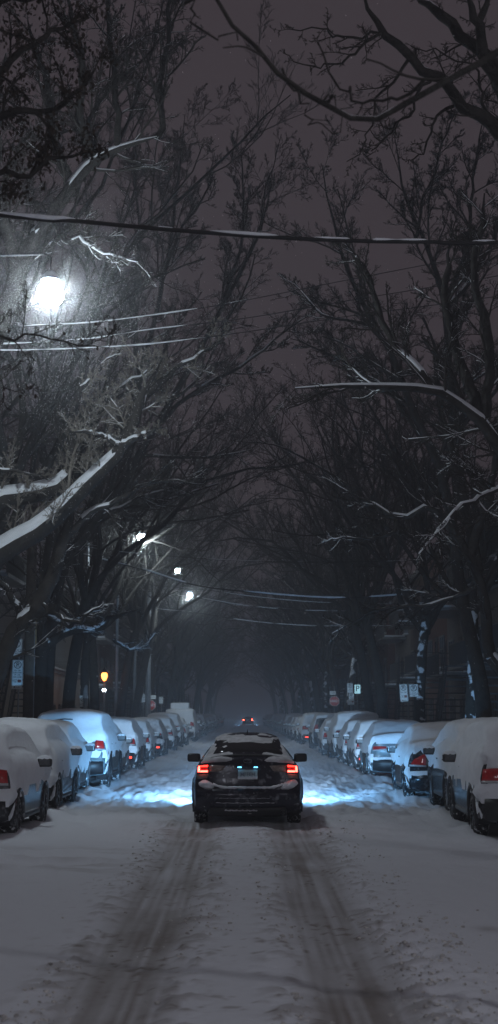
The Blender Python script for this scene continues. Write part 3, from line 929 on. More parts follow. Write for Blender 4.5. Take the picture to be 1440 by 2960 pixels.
    for (dx, dz, rr) in ((-.028, .005, .012), (0, -.006, .006), (.012, .008, .006), (.026, -.004, .006), (.030, .010, .006), (.006, .001, .005)):
        mb.tube([(c[0] + dx - rr, c[1] - .003, c[2] + dz), (c[0] + dx, c[1] - .003, c[2] + dz), (c[0] + dx + rr, c[1] - .003, c[2] + dz)], [.001, .004, .001], 4)
    mb.obj('emblem', M['steel'], root, True)
    # black underbody mass between the rear wheels
    MB().box((0, .75, .235), (1.30, .9, .10), .03).obj('underbody', M['under'], root, True)


def spot(name, loc, to, power, col, angle, blend, size=0.05, parent=None):
    l = bpy.data.lights.new(name, 'SPOT'); l.energy = power; l.color = col; l.spot_size = math.radians(angle)
    l.spot_blend = blend; l.shadow_soft_size = size
    o = bpy.data.objects.new(name, l); COL.objects.link(o); o.parent = parent
    o.location = loc; d = Vector(to) - Vector(loc)
    o.rotation_euler = d.to_track_quat('-Z', 'Y').to_euler()
    return o


# the car in the middle of the street
main_car, msh = make_car('sedan', (0.010, 0.010, 0.022), snow=0.0, seed=3, mirror_snow=0, main=True, snow_mat=M['snow_thin'])
main_car.location = (0.062, 22.75, 0.03)
tag(main_car, 'dark blue sedan with lit C shaped tail lights driving away mid road', 'car')
BEAM = (0.20, 0.56, 1.0)
for sg in (-1, 1):
    lx, ly, lz = sg * .70, 4.545, .64
    spot('headlight_beam', (lx, ly, lz), (lx + sg * 3.4, ly + 1.3, 0.26), 150, BEAM, 72, 1.0, 0.05, main_car)
    spot('headlight_beam', (lx, ly, lz), (lx + sg * 2.6, ly + 4.0, 0.28), 1000, BEAM, 58, 1.0, 0.05, main_car)
    spot('headlight_beam', (lx, ly, lz), (lx + sg * 3.2, ly + 9.0, 0.1), 2300, BEAM, 44, 1.0, 0.05, main_car)
    spot('headlight_beam', (lx, ly, lz), (lx + sg * 1.8, ly + 14, 0.0), 6500, (0.28, 0.60, 1.0), 50, 1.0, 0.05, main_car)
    spot('headlight_beam', (lx, ly, lz), (lx + sg * 3.0, ly + 60, 1.6), 13000, (0.55, 0.78, 1.0), 24, 1.0, 0.05, main_car)
    MB().box((sg * .66, 4.60, .70), (.44, .20, .02), .006).obj('beam_shield_top', M['plastic'], main_car, True)  # added plate, out of sight, keeps the beams from rising
    MB().box((sg * .67, 4.515, .60), (.42, .02, .26), .006).obj('beam_shield_back', M['plastic'], main_car, True)  # added plate hidden by the body, stops light spilling backwards
far_car = copy_tree(main_car)
FARM = emit('far_tail_glow', (1.0, 0.05, 0.03), 70)
def relight(o):
    for c_ in kids(o):
        if c_.name.startswith(('tail_light', 'light_tube')):
            for sl in c_.material_slots: sl.link = 'OBJECT'; sl.material = FARM
        relight(c_)
bpy.context.view_layer.update(); relight(far_car)
far_car.location = (0.66, 235, 0.0); far_car.scale = (1, 1, 1)
tag(far_car, 'distant car with two red tail lights at the vanishing point of the road', 'car')

# parked rows: kind, rear Y, street-side lateral distance, angle, options, label
CARS = []
LEFT = [
 ('hatch', 20.3, 3.26, -1.0, dict(col=(.03, .03, .035), lights='tall', seed=1, side_z=.62, snow=.14, lamp_side=.80), 'nearest snow covered car of the left row, cut off by the frame'),
 ('wagon', 24.75, 3.26, 0.5, dict(col=(.02, .02, .023), lights='square', seed=3, side_z=.66, snow=.12, wiper=True), 'snow covered dark wagon, second in the left row, with a square red tail light'),
 ('hatch', 29.6, 3.48, 0.5, dict(col=(.12, .13, .14), lights='tall', seed=4, side_z=.55, snow=.13), 'small snow covered grey hatchback squeezed in behind the blue suv of the left row'),
 ('suv', 34.0, 3.22, 0, dict(col=(.10, .15, .17), lights='tall', seed=5, side_z=.80, snow=.14, bare_rear=(.52, .80), wiper=True), 'tall snow covered suv of the left row glowing blue in the headlights'),
 ('sedan', 39.0, 3.42, 0, dict(col=(.10, .10, .11), lights='block', seed=6, side_z=.6), 'pale snow covered sedan mostly hidden just beyond the blue lit suv'),
 ('wagon', 44.6, 3.30, 0, dict(col=(.06, .065, .075), lights='tall', seed=7, side_z=.70, reflex=True, wiper=True, bare_rear=(.3, .56)), 'snow covered wagon in the left row with red lamps and a glowing low reflector'),
 ('hatch', 51.6, 3.34, 0, dict(col=(.10, .11, .12), lights='square', seed=8, side_z=.60), 'rounded snow covered hatchback beyond the wagon with the glowing reflector'),
 ('wagon', 58.5, 3.26, 0, dict(col=(.035, .035, .04), lights='block', seed=9, side_z=.95, snow=.07, reflex=True, snow_mat='thin'), 'dark thinly snowed wagon in the left row with a red strip on its bumper'),
 ('wagon', 66.0, 3.20, 0, dict(col=(.02, .02, .022), lights='tall', seed=10, side_z=.95, snow=.10), 'dark sided wagon with a snowy roof two cars before the white van'),
 ('suv', 73.0, 3.20, 0, dict(col=(.05, .05, .055), lights='tall', seed=11, side_z=.85), 'snow covered car with a folded dark mirror in front of the white van'),
 ('hatch', 79.5, 3.15, 0, dict(col=(.06, .06, .065), lights='tall', seed=12, side_z=.75), 'last low snow covered car directly in front of the white van'),
 ('van', 89.0, 3.0, 0, dict(col=(.45, .47, .5), lights='tall', seed=13, side_z=.6, box_top=True, snow=.12), 'white van carrying a snow topped box on its roof'),
 ('sedan', 98.0, 3.1, 0, dict(col=(.20, .13, .12), lights='block', seed=14, side_z=.9, snow=.06), 'pinkish car just beyond the white van, thin snow on its sides'),
]
RIGHT = [
 ('wagon', 20.3, 3.30, -1.8, dict(col=(.022, .022, .026), lights='square', seed=21, side_z=.72, snow=.16, lamp_side=.85, bare_rear=(.25, .50)), 'nearest snow covered vehicle of the right row, cut off by the frame'),
 ('wagon', 25.1, 3.60, -1.5, dict(col=(.035, .037, .04), lights='tall', seed=22, side_z=.80, snow=.14), 'snow covered dark car, second in the right row, half hidden by the nearest one'),
 ('sedan', 29.0, 3.28, -1.5, dict(col=(.006, .016, .024), lights='slope', seed=23, side_z=.78, snow=.13, bare_rear=(.62, 1.03), mirror_snow=.03, letters=True), 'dark teal sedan with stepped red tail lights and round exhaust under a thick snow blanket'),
 ('sedan', 38.5, 3.36, -1.0, dict(col=(.17, .24, .28), lights='block', seed=24, side_z=.72, snow=.14, bare_rear=(.66, 1.03), paint_metal=.5), 'silver blue sedan with wide red tail lights under thick snow'),
 ('hatch', 43.7, 3.38, 0, dict(col=(.08, .09, .10), lights='square', seed=25, side_z=.64, reflex=True), 'snow covered hatchback with low orange bumper reflector, just beyond the silver blue sedan'),
 ('hatch', 48.2, 3.34, 0, dict(col=(.09, .10, .11), lights='tall', seed=26, side_z=.55), 'snow covered hatchback with a red glint below its mirror, just before the broad suv'),
 ('suv', 53.8, 3.36, 0, dict(col=(.14, .15, .16), lights='tall', seed=27, side_z=.60, snow=.14), 'broad snow covered suv in the middle of the right row with a black folded mirror'),
 ('hatch', 60.6, 3.30, 0, dict(col=(.08, .09, .10), lights='tall', seed=28, side_z=.62), 'snow covered hatchback between the broad suv and the dark glass suv of the right row'),
 ('suv', 69.5, 3.32, 0, dict(col=(.10, .12, .14), lights='tall', seed=29, side_z=1.0, snow=.08, rear_clear=True), 'grey suv of the right row with a dark uncovered rear window and bare tailgate'),
 ('suv', 79.5, 3.18, 0, dict(col=(.10, .10, .12), lights='square', seed=30, side_z=.75, rack=True, reflex=True), 'snow covered suv with a roof rack beyond the grey suv of the right row'),
 ('wagon', 87.0, 3.2, 0, dict(col=(.04, .04, .045), lights='tall', seed=31, side_z=.85), 'last clearly seen snow covered wagon of the right row with a tiny red lamp'),
]
protos = []
for rows, sx, gname in ((LEFT, -1, 'cars parked along the left kerb'), (RIGHT, 1, 'cars parked along the right kerb')):
    for kind, Y, lat, ang, opt, lab in rows:
        opt = dict(opt); letters = opt.pop('letters', False); rc = opt.pop('rear_clear', False)
        if opt.get('snow_mat') == 'thin': opt['snow_mat'] = M['snow_thin']
        if rc: opt['bare_rear'] = (.5, 1.6)
        col = opt.pop('col')
        root, sh = make_car(kind, col, **opt)
        root.location = (sx * (lat + sh.W / 2), Y, 0.03)
        root.rotation_euler = (random.uniform(-.004, .004), 0, math.radians(ang))
        tag(root, lab, 'van' if kind == 'van' else 'car', gname)
        if letters:
            p = sh.rear_pt(np.array(-.30), np.array(.93), .008)
            text_mesh('boot_lettering', 'S60', .085, M['chrome'], root, (float(p[0]), float(p[1]), .935), sx=1.6)
        protos.append(root)

# far rows, faint in the haze: copies
for sx, y0, y1 in ((-1, 105, 232), (1, 93.5, 232)):
    y = y0; i = 0
    while y < y1:
        src = protos[[1, 4, 6, 15, 20, 8, 22, 18][(i * 3 + (0 if sx < 0 else 5)) % 8]]
        c = copy_tree(src)
        c.location = (sx * (3.15 + .92), y, 0.02); c.rotation_euler = (0, 0, random.uniform(-.01, .01))
        sd = 'left' if sx < 0 else 'right'
        tag(c, 'faint snowy car in the hazy far part of the %s parked row' % sd, 'car', 'hazy far cars of the %s row' % sd)
        y += random.uniform(5.6, 7.4); i += 1

# ------------------------------------------------------------------ trees
def norm(v): return v / (np.linalg.norm(v, axis=-1, keepdims=True) + 1e-9)


def grow(start, d, length, r0, n, wander, trop, r_end=0.35, rg=rng):
    B = len(start); P = np.empty((B, n, 3)); P[:, 0] = start; d = norm(d)
    curl = norm(rg.normal(size=(B, 3))) * wander * 0.6
    for i in range(1, n):
        d = norm(d + rg.normal(size=(B, 3)) * wander + curl + np.asarray(trop)[None, :])
        P[:, i] = P[:, i - 1] + d * (length / (n - 1))[:, None]
    t = np.linspace(0, 1, n)[None, :]
    R = r0[:, None] * (1 - (1 - r_end) * t)
    return P, R


def sprout(P, R, m, tmin, ang, ratio, rratio, rg=rng, lens=None, tip=0.45, up=0.0):
    B, n, _ = P.shape
    L = np.linalg.norm(np.diff(P, axis=1), axis=2).sum(axis=1)
    idx = np.repeat(np.arange(B), m); K = len(idx)
    # stratified places along the parent
    k = np.tile(np.arange(m), B)
    t = tmin + (1 - tmin) * (k + rg.uniform(0, 1, K)) / m
    t = np.clip(t, 0, 0.999)
    f = t * (n - 1); i0 = f.astype(int); fr = (f - i0)[:, None]
    p0 = P[idx, i0]; p1 = P[idx, i0 + 1]
    s = p0 * (1 - fr) + p1 * fr; T = norm(p1 - p0)
    rr = R[idx, i0] * (1 - fr[:, 0]) + R[idx, i0 + 1] * fr[:, 0]
    rnd = norm(rg.normal(size=(K, 3)) + np.array([0, 0, up])); side = norm(rnd - (rnd * T).sum(axis=1, keepdims=True) * T)
    a = np.radians(ang * rg.uniform(0.65, 1.35, K))[:, None] * (1 - 0.25 * t[:, None])
    d = T * np.cos(a) + side * np.sin(a)
    ln = (L[idx] if lens is None else lens) * ratio * rg.uniform(0.6, 1.25, K) * (1 - (1 - tip) * t)
    return s, d, ln, np.minimum(np.minimum(rr * rratio, rr * 0.9), 0.004 + ln * 0.019)


def snow_on(Ps, Rs, kmin, seed=0, amt=1.0):
    """snow lying along the upper side of boughs"""
    vs, fs, b = [], [], 0
    for P, R in zip(Ps, Rs):
        T = norm(np.gradient(P, axis=1)); hz = np.sqrt(np.clip(1 - T[..., 2] ** 2, 0, 1))
        g = fbm(P[..., 0] * 1.7 + seed, P[..., 1] * 1.7, P[..., 2] * 1.7, octs=2, seed=90)
        cov = sstep(0.35, 0.9, hz) * sstep(-0.35, 0.45, g + np.clip((R - .03) * 5, -.05, .6))
        cov = sstep(0.04, 0.42, cov)
        r2 = (R * 0.97 + 0.008 * amt) * cov
        P2 = P.copy(); P2[..., 2] += R * (0.38 * cov - 0.3 * (1 - cov)) + 0.006 * amt * cov; P2[..., 1] -= R * .10 * cov
        V, F = tubes(P2, np.maximum(r2, 0.0005), 5)
        vs.append(V); fs.append(F + b); b += len(V)
    return np.vstack(vs), np.vstack(fs)


def lv_mesh(levels, ks):
    vs, fs, b = [], [], 0
    for (P, R), k in zip(levels, ks):
        V, F = tubes(P, R, k); vs.append(V); fs.append(F + b); b += len(V)
    return np.vstack(vs), np.vstack(fs)


LAMPS = [at(145, 845, 24.3), at(410, 1558, 58), at(513, 1655, 72), at(549, 1725, 84)]


def clear_lamps(P, R, loc):
    eye = np.array([0, 0, CAM_H]); keep = np.ones(len(P), bool); W_ = P + np.array(loc)
    for L_, rad in zip(LAMPS, (.0085, .004, .003, .003)):
        u = norm(np.array(L_) - eye); v = W_ - eye; t = (v * u).sum(axis=2)
        d = np.linalg.norm(v - t[..., None] * u, axis=2)
        keep &= ~((d < rad * t) & (t < np.linalg.norm(np.array(L_) - eye) + .3)).any(axis=1)
    return P[keep], R[keep]


def twiggy(P, R, counts, rg, rmin=0.0060, ang=44, trop=(0, 0, 0.05), L0=None, k0=4, up=0.0, ratio=(.42, .40, .42, .45)):
    """successive orders of branching from parents P,R"""
    lv = []
    cur = (P, R)
    for li, m in enumerate(counts):
        s, d, ln, r = sprout(cur[0], cur[1], m, 0.16 if li else 0.12, ang, ratio[min(li, 3)], 0.55, rg, up=up)
        r = np.maximum(r, rmin)
        n = max(4, 7 - li)
        cur = grow(s, d, ln, r, n, 0.13 + .02 * li, np.array(trop) * (1 + .3 * li), 0.45, rg)
        lv.append(cur)
    return lv


def proto_tree(seed, H=16.0, lean=(0.05, 0, 0), fork=3.6, r=0.24, limbs=6, counts=(10, 9, 8, 7), patchy=False, spread=34):
    rg = np.random.default_rng(seed)
    root = empty('street_tree', (0, 0, 0))
    trunk = grow(np.array([[0., 0, -0.1]]), np.array([[lean[0], lean[1], 1.0]]), np.array([fork * 1.15]), np.array([r]), 10, 0.035, (0, 0, .02), 0.78, rg)
    trunk[1][0, 0] *= 1.35; trunk[1][0, 1] *= 1.12
    m = limbs
    top = trunk[0][0, -1]
    az = np.arange(m) * 2 * PI / m + rg.uniform(0, 1)
    el = np.radians(rg.uniform(spread * .55, spread * 1.35, m))
    d = np.stack([np.sin(el) * np.cos(az) + lean[0] * 4, np.sin(el) * np.sin(az) + lean[1] * 2, np.cos(el)], axis=1)
    s = np.repeat(top[None], m, axis=0) - np.array([0, 0, .35]) + rg.normal(size=(m, 3)) * np.array([.05, .05, .15])
    ln = (H - fork) * rg.uniform(0.82, 1.05, m)
    limb = grow(s, d, ln, np.full(m, r * .50) * rg.uniform(.75, 1.1, m), 18, 0.13, (lean[0] * .25, lean[1] * .2, .045), 0.10, rg)
    lv = twiggy(limb[0], limb[1], counts, rg, up=.15)
    V, F = lv_mesh([trunk], (14,))
    tk = mesh_obj('trunk', V, F, M['bark_patchy'] if patchy else M['bark'], root)
    V, F = lv_mesh([limb], (8,))
    mesh_obj('limbs', V, F, M['bark'], tk)
    V, F = lv_mesh(lv, (5, 4, 3, 3, 3)[:len(lv)])
    mesh_obj('crown', V, F, M['twig'], root)
    V, F = snow_on([limb[0]], [limb[1] * .72], 0, seed, .1)
    mesh_obj('snow_cover', V, F, M['snow'], root)
    return root


T_PROTO = [proto_tree(101, 17.5, (.02, 0, 0), 4.8, .23, 8, patchy=True, spread=31),
           proto_tree(202, 19.0, (.02, .03, 0), 5.4, .25, 7, spread=27),
           proto_tree(303, 15.5, (.03, -.03, 0), 4.4, .20, 7, patchy=True, spread=31),
           proto_tree(404, 20.0, (.01, 0, 0), 5.6, .26, 8, spread=26)]
used = set()
TREES_L = [(-6.9, 35.5, 3), (-6.5, 52.5, 1), (-6.5, 58.5, 2), (-6.75, 63.5, 0), (-6.25, 71, 3), (-6.3, 83, 1), (-6.4, 97, 0), (-6.2, 108, 2), (-6.4, 120, 3), (-6.3, 133, 1), (-6.3, 146, 0), (-6.4, 160, 2), (-6.2, 176, 3), (-6.3, 192, 1), (-6.3, 210, 0), (-6.3, 230, 3), (-6.3, 250, 1), (-6.2, 270, 0), (-6.4, 295, 3)]
TREES_R = [(6.35, 40, 2), (6.3, 50.5, 0), (6.0, 61, 1), (6.3, 70, 3), (5.9, 83, 2), (6.3, 94, 1), (6.2, 107, 0), (6.4, 119, 3), (6.3, 132, 2), (6.3, 145, 1), (6.2, 159, 0), (6.4, 174, 3), (6.3, 190, 2), (6.3, 208, 1), (6.3, 228, 0), (6.3, 246, 2), (6.2, 266, 3), (6.4, 290, 1)]
LT = ['tall bare tree behind the parking sign post of the left pavement', 'bare tree rising behind the crusted small parking sign on the left', 'bare tree left of the pair before the orange lantern',
      'bare tree right beside the orange lantern', 'bare tree just right of the orange lantern on the left pavement', 'dark bare tree before the blue lit lamp post and stop sign on the left']
RT = ['leaning bare tree with snow plastered trunk, nearest whole trunk on the right', 'bare tree right of the twin parking signs on the right pavement', 'dark straight trunk left of the twin parking signs',
      'bare tree beside the post with two stacked parking signs on the right', 'leaning bare tree crossing in front of the right stop sign']
for lst, labs, sd in ((TREES_L, LT, 'left'), (TREES_R, RT, 'right')):
    for i, (x, y, p) in enumerate(lst):
        o = T_PROTO[p] if p not in used else copy_tree(T_PROTO[p])
        used.add(p)
        o.location = (x, y, 0.1)
        o.rotation_euler = (0, 0, (0 if sd == 'left' else PI) + random.uniform(-.45, .45))
        sc = random.uniform(.92, 1.08); o.scale = (sc, sc, sc)
        if i < len(labs): tag(o, labs[i], 'tree', 'bare trees along the %s pavement' % sd)
        else: tag(o, 'bare hazy tree farther along the %s pavement beyond the stop sign' % sd, 'tree', 'far bare trees along the %s pavement' % sd)


def hero_tree(name, label, limbs, counts, seed, Z, rg=None, trop=(0, 0, .03), twig_mat=None, ang=46, ratio=None, leaves=0, sub_len=None, snow=True, group=None, depth_jit=0.6, rmin=.0052, base=None, loc=None):
    """limbs: list of ([(px,py),..], r_start, r_end) given where they stand at distance Z"""
    rg = np.random.default_rng(seed)
    loc = Vector(loc)
    root = empty(name, loc, 0, label, 'tree', group)
    Ps, Rs = [], []
    for item in limbs:
        pts, ra, rb = item[:3]; dz = item[3] if len(item) > 3 else (0, 0)
        n0 = len(pts)
        w = [at(px, py, Z + dz[0] + (dz[1] - dz[0]) * i / max(1, n0 - 1)) for i, (px, py) in enumerate(pts)]
        Q = catmull([tuple(q) for q in w], 16)
        Q += rg.normal(size=Q.shape) * 0.014; cs_ = np.cumsum(rg.normal(size=Q.shape) * .022, axis=0); Q += cs_ - np.linspace(0, 1, 16)[:, None] * cs_[-1:] - cs_[:1] * np.linspace(1, 0, 16)[:, None]
        rr_ = np.linspace(ra, rb, 16); rr_[-4:] = np.minimum(rr_[-4:], np.linspace(rr_[-4], .012, 4)); Ps.append(Q - np.array(loc)); Rs.append(rr_)
    P = np.array(Ps); R = np.array(Rs)
    if base is not None:   # trunk from the ground to the start of the limbs
        tgt = P[0, 0]
        bp = catmull([(0, 0, -.2), (0.0, 0, 1.5), tuple(np.array([0, 0, 3.0]) * .6 + tgt * .2), tuple(tgt)], 16)
        P = np.concatenate([bp[None], P]); R = np.concatenate([np.linspace(base, max(r[0] for r in Rs), 16)[None], R])
        lim = P[1:], R[1:]
    else: lim = (P, R)
    lv = twiggy(lim[0], lim[1], counts, rg, rmin, ang, trop, ratio=ratio or (.34, .42, .45, .5), up=.15)
    lv = [clear_lamps(p_, r_, loc) for p_, r_ in lv]
    V, F = lv_mesh([(P, R)], (12,)); mesh_obj('trunk', V, F, M['bark'], root)
    V, F = lv_mesh(lv, (6, 4, 3, 3)[:len(lv)]); mesh_obj('crown', V, F, twig_mat or M['twig'], root)
    if snow:
        V, F = snow_on([P, lv[0][0], lv[1][0]], [R, lv[0][1] * .85, lv[1][1] * .6], 0, seed, .3)
        mesh_obj('snow_cover', V, F, M['snow'], root)
    if leaves:
        tip = np.concatenate([lv[-1][0][:, 1:].reshape(-1, 3), lv[-2][0][:, 2:].reshape(-1, 3)]); tip = tip[(tip[:, 2] > 5.6) | (rg.uniform(size=len(tip)) < .05)]; sel = rg.integers(0, len(tip), leaves)
        c = tip[sel] + rg.normal(size=(leaves, 3)) * .05
        a = norm(rg.normal(size=(leaves, 3)) + np.array([0, 0, -1.5])) * rg.uniform(.03, .06, (leaves, 1)); b = norm(rg.normal(size=(leaves, 3))) * rg.uniform(.012, .022, (leaves, 1))
        V = np.stack([c, c + a * .5 + b, c + a, c + a * .5 - b], axis=1).reshape(-1, 3)
        F = np.arange(leaves * 4).reshape(-1, 4)
        mesh_obj('leaves', V, F, M['leaf'], root, False)
    return root


hero_tree('street_tree', 'big bare left tree whose thick snow topped bough slants up below the nearest lamp',
  [([(-120, 1760), (-10, 1610), (110, 1530), (230, 1430), (310, 1350), (352, 1288), (392, 1205), (425, 1120), (470, 1040)], .29, .07),
   ([(352, 1288), (290, 1272), (250, 1255), (210, 1248)], .07, .03, (0, -.6)),
   ([(352, 1288), (395, 1270), (430, 1245), (472, 1235)], .075, .03, (0, -.8)),
   ([(345, 1300), (385, 1230), (420, 1150), (520, 1060), (640, 990)], .14, .02, (0, 1.0)),
   ([(-120, 1480), (20, 1432), (140, 1402), (200, 1350), (212, 1270), (260, 1180)], .24, .12, (.6, .8)),
   ([(205, 1190), (245, 1125), (295, 1065), (340, 1025)], .06, .02, (.4, 0)),
   ([(212, 1300), (300, 1190), (350, 1120), (440, 1060)], .09, .03, (.8, 1.2)),
   ([(-100, 1350), (0, 1350), (80, 1360), (140, 1390)], .035, .03, (0, .4))],
  (13, 10, 9, 4), 11, 29.5, loc=(-8.2, 29.5, 0), ang=56, ratio=(.30, .44, .48, .5), base=.34, twig_mat=M['twig_lit'], rmin=.0062)
hero_tree('street_tree', 'dark forked tree at the left edge with snow filled crotch before the parking sign',
  [([(-25, 1990), (8, 1890), (50, 1815), (110, 1755), (160, 1660), (190, 1560), (215, 1440)], .20, .12),
   ([(62, 1800), (45, 1745), (10, 1690), (-40, 1630)], .085, .05, (.2, -.8)),
   ([(120, 1740), (170, 1770), (215, 1790), (300, 1740)], .05, .02, (0, -1.0)),
   ([(200, 1540), (260, 1480), (340, 1440), (470, 1390), (560, 1400)], .08, .025, (0, .5)),
   ([(215, 1440), (230, 1300), (300, 1180), (330, 1050), (420, 900)], .11, .03, (.3, 1.0))],
  (10, 9, 8, 4), 12, 30.0, loc=(-5.55, 30.0, 0), base=.26)
hero_tree('street_tree', 'bare tree on the left pavement with a low snow laden bough over parked cars',
  [([(118, 1900), (150, 1850), (210, 1822), (270, 1818), (330, 1780), (400, 1760)], .17, .05),
   ([(145, 1780), (190, 1805), (220, 1790), (290, 1765)], .08, .04, (0, -.6)),
   ([(330, 1850), (380, 1880), (420, 1870), (450, 1830)], .06, .03, (2, 3)),
   ([(118, 1900), (125, 1700), (150, 1500), (210, 1300)], .17, .06, (0, .6))],
  (9, 8, 7, 4), 13, 43.0, loc=(-6.15, 43.0, 0), base=.22)
hero_tree('street_tree', 'tall bare tree behind the nearest lamp with two upright stems rising from a snowy elbow',
  [([(-60, 1080), (30, 880), (85, 740), (150, 640), (210, 540), (275, 460), (340, 432), (400, 412), (455, 398)], .22, .07),
   ([(455, 398), (476, 350), (472, 230), (488, 90), (492, -60)], .065, .035),
   ([(340, 432), (342, 330), (330, 200), (318, 60), (310, -60)], .07, .04),
   ([(165, 640), (180, 690), (240, 700), (320, 745), (400, 760)], .07, .03, (0, -1)),
   ([(210, 560), (160, 420), (140, 250), (80, 60)], .12, .05, (0, 1)),
   ([(275, 460), (230, 330), (240, 150), (180, -40)], .10, .04, (0, -1)),
   ([(60, 800), (10, 600), (-30, 400), (20, 150)], .12, .05, (0, -1)),
   ([(240, 520), (260, 330), (400, 180), (500, 60)], .05, .02, (0, .6))],
  (13, 10, 8, 4), 14, 27.0, loc=(-7.0, 27.0, 0), base=.30, ang=50, ratio=(.42, .42, .45, .5), rmin=.006)
hero_tree('street_tree', 'near tree at the left edge with dry brown leaves hanging on blurred twigs',
  [([(-160, 1150), (-80, 1080), (0, 1110), (60, 1140)], .012, .004),
   ([(-160, 1000), (-60, 985), (100, 992), (240, 1003), (330, 985)], .014, .004),
   ([(-160, 700), (-60, 560), (60, 520), (180, 470), (250, 420)], .04, .008),
   ([(-160, 500), (-20, 380), (90, 310), (210, 290), (280, 200)], .05, .010, (0, 1)),
   ([(-160, 250), (-20, 180), (120, 100), (260, 50)], .05, .010, (0, 1)),
   ([(-160, 60), (-20, 20), (120, -20), (260, -60)], .05, .010, (0, 1))],
  (9, 8, 7), 15, 11.0, loc=(-3.9, 11.0, 0), base=.16, trop=(0, 0, -.03), leaves=2600, snow=False, rmin=.0032, ratio=(.34, .45, .45, .5))
hero_tree('street_tree', 'wide left tree whose dark limbs cross the middle of the sky below the thick cable',
  [([(142, 1880), (160, 1700), (235, 1540), (330, 1430), (430, 1260), (540, 1070), (640, 885), (700, 775), (760, 640), (790, 480)], .20, .03),
   ([(430, 1260), (560, 1130), (690, 1060), (820, 960), (930, 880)], .09, .02, (.4, -1)),
   ([(235, 1540), (360, 1220), (430, 1000), (460, 860), (490, 700), (510, 520), (535, 330)], .14, .025, (0, 1)),
   ([(400, 1120), (390, 870), (400, 660), (385, 450), (420, 330)], .09, .02, (.4, -.4)),
   ([(640, 885), (700, 690), (700, 560), (700, 400)], .07, .02, (.2, .9)),
   ([(470, 800), (520, 660), (590, 560), (620, 440)], .07, .02, (.6, 0)),
   ([(280, 1500), (420, 1430), (520, 1400), (640, 1330)], .07, .02, (0, -.6))],
  (16, 12, 9, 7), 21, 46.0, loc=(-6.32, 46.0, 0), base=.24, ratio=(.30, .42, .45, .5), rmin=.0078)
hero_tree('street_tree', 'wide right tree with fine upswept limbs fanning over the upper right of the picture',
  [([(1330, 1700), (1290, 1400), (1200, 1180), (1130, 1020), (1050, 880), (1000, 760), (955, 600), (930, 480)], .16, .02),
   ([(1330, 1500), (1300, 1100), (1285, 880), (1240, 720), (1160, 520), (1140, 390)], .15, .02, (0, .8)),
   ([(1285, 880), (1350, 700), (1370, 500), (1400, 330)], .08, .02, (.8, 1.4)),
   ([(1285, 900), (1380, 780), (1450, 600), (1480, 420)], .08, .03, (.4, 0)),
   ([(1130, 1020), (1060, 940), (930, 900), (850, 820)], .06, .02, (.3, -.6)),
   ([(1200, 700), (1230, 540), (1290, 380), (1320, 300)], .05, .02, (.5, .3)),
   ([(1200, 1180), (1050, 1080), (930, 1010), (840, 980)], .06, .02, (.3, .6))],
  (15, 12, 9, 7), 22, 37.5, loc=(6.2, 37.0, 0), base=.24, ratio=(.34, .42, .45, .5), rmin=.0065)
hero_tree('street_tree', 'big bare tree reaching in from the top right corner with drooping curled twigs',
  [([(1560, 470), (1440, 350), (1345, 292), (1250, 200), (1175, 145), (1110, 90), (1050, -20)], .085, .035),
   ([(1560, 420), (1440, 255), (1400, 180), (1290, 75), (1190, -30)], .10, .05, (.4, .8)),
   ([(1560, 400), (1425, 220), (1390, 100), (1345, -30)], .09, .04, (.6, .3)),
   ([(1500, 400), (1410, 130), (1420, -40)], .05, .04, (.6, 1)),
   ([(1110, 92), (1040, 100), (960, 90), (880, 86), (820, 75)], .018, .004, (0, -.3)),
   ([(1115, 95), (1060, 125), (1000, 165), (900, 168), (815, 150)], .02, .004, (0, -.2)),
   ([(1190, 160), (1130, 240), (1080, 320), (1045, 430), (1000, 470)], .02, .005, (0, -.3)),
   ([(1250, 210), (1190, 320), (1130, 400), (1060, 450)], .02, .005, (0, .3)),
   ([(1330, 290), (1270, 340), (1240, 420), (1180, 470)], .02, .005, (0, .3)),
   ([(1440, 350), (1400, 300), (1380, 200), (1300, 140), (1190, 130)], .02, .005, (0, .3))],
  (9, 7, 6), 16, 14.5, loc=(5.0, 14.5, 0), base=.26, ang=58, trop=(0, 0, .01), rmin=.0036, ratio=(.24, .45, .5, .5), snow=False)
hero_tree('street_tree', 'near tree whose single out of focus bough sags across the top of the sky',
  [([(1900, 60), (1700, 70), (1500, 120), (1330, 200), (1200, 268), (1080, 288), (950, 282), (820, 215), (720, 100), (640, 20), (560, -120)], .024, .010),
   ([(820, 215), (835, 275), (870, 325), (910, 365), (948, 372), (970, 352)], .007, .003),
   ([(950, 282), (980, 305), (1010, 315), (1040, 300)], .006, .003),
   ([(1230, 235), (1150, 268), (1040, 265), (960, 210), (905, 120)], .010, .005, (0, .3)),
   ([(540, -60), (560, 40), (620, 95), (690, 100)], .010, .004)],
  (2,  2), 17, 7.4, loc=(3.6, 7.4, 0), base=.10, trop=(0, 0, .02), rmin=.002, ratio=(.16, .4, .4, .4), snow=False)
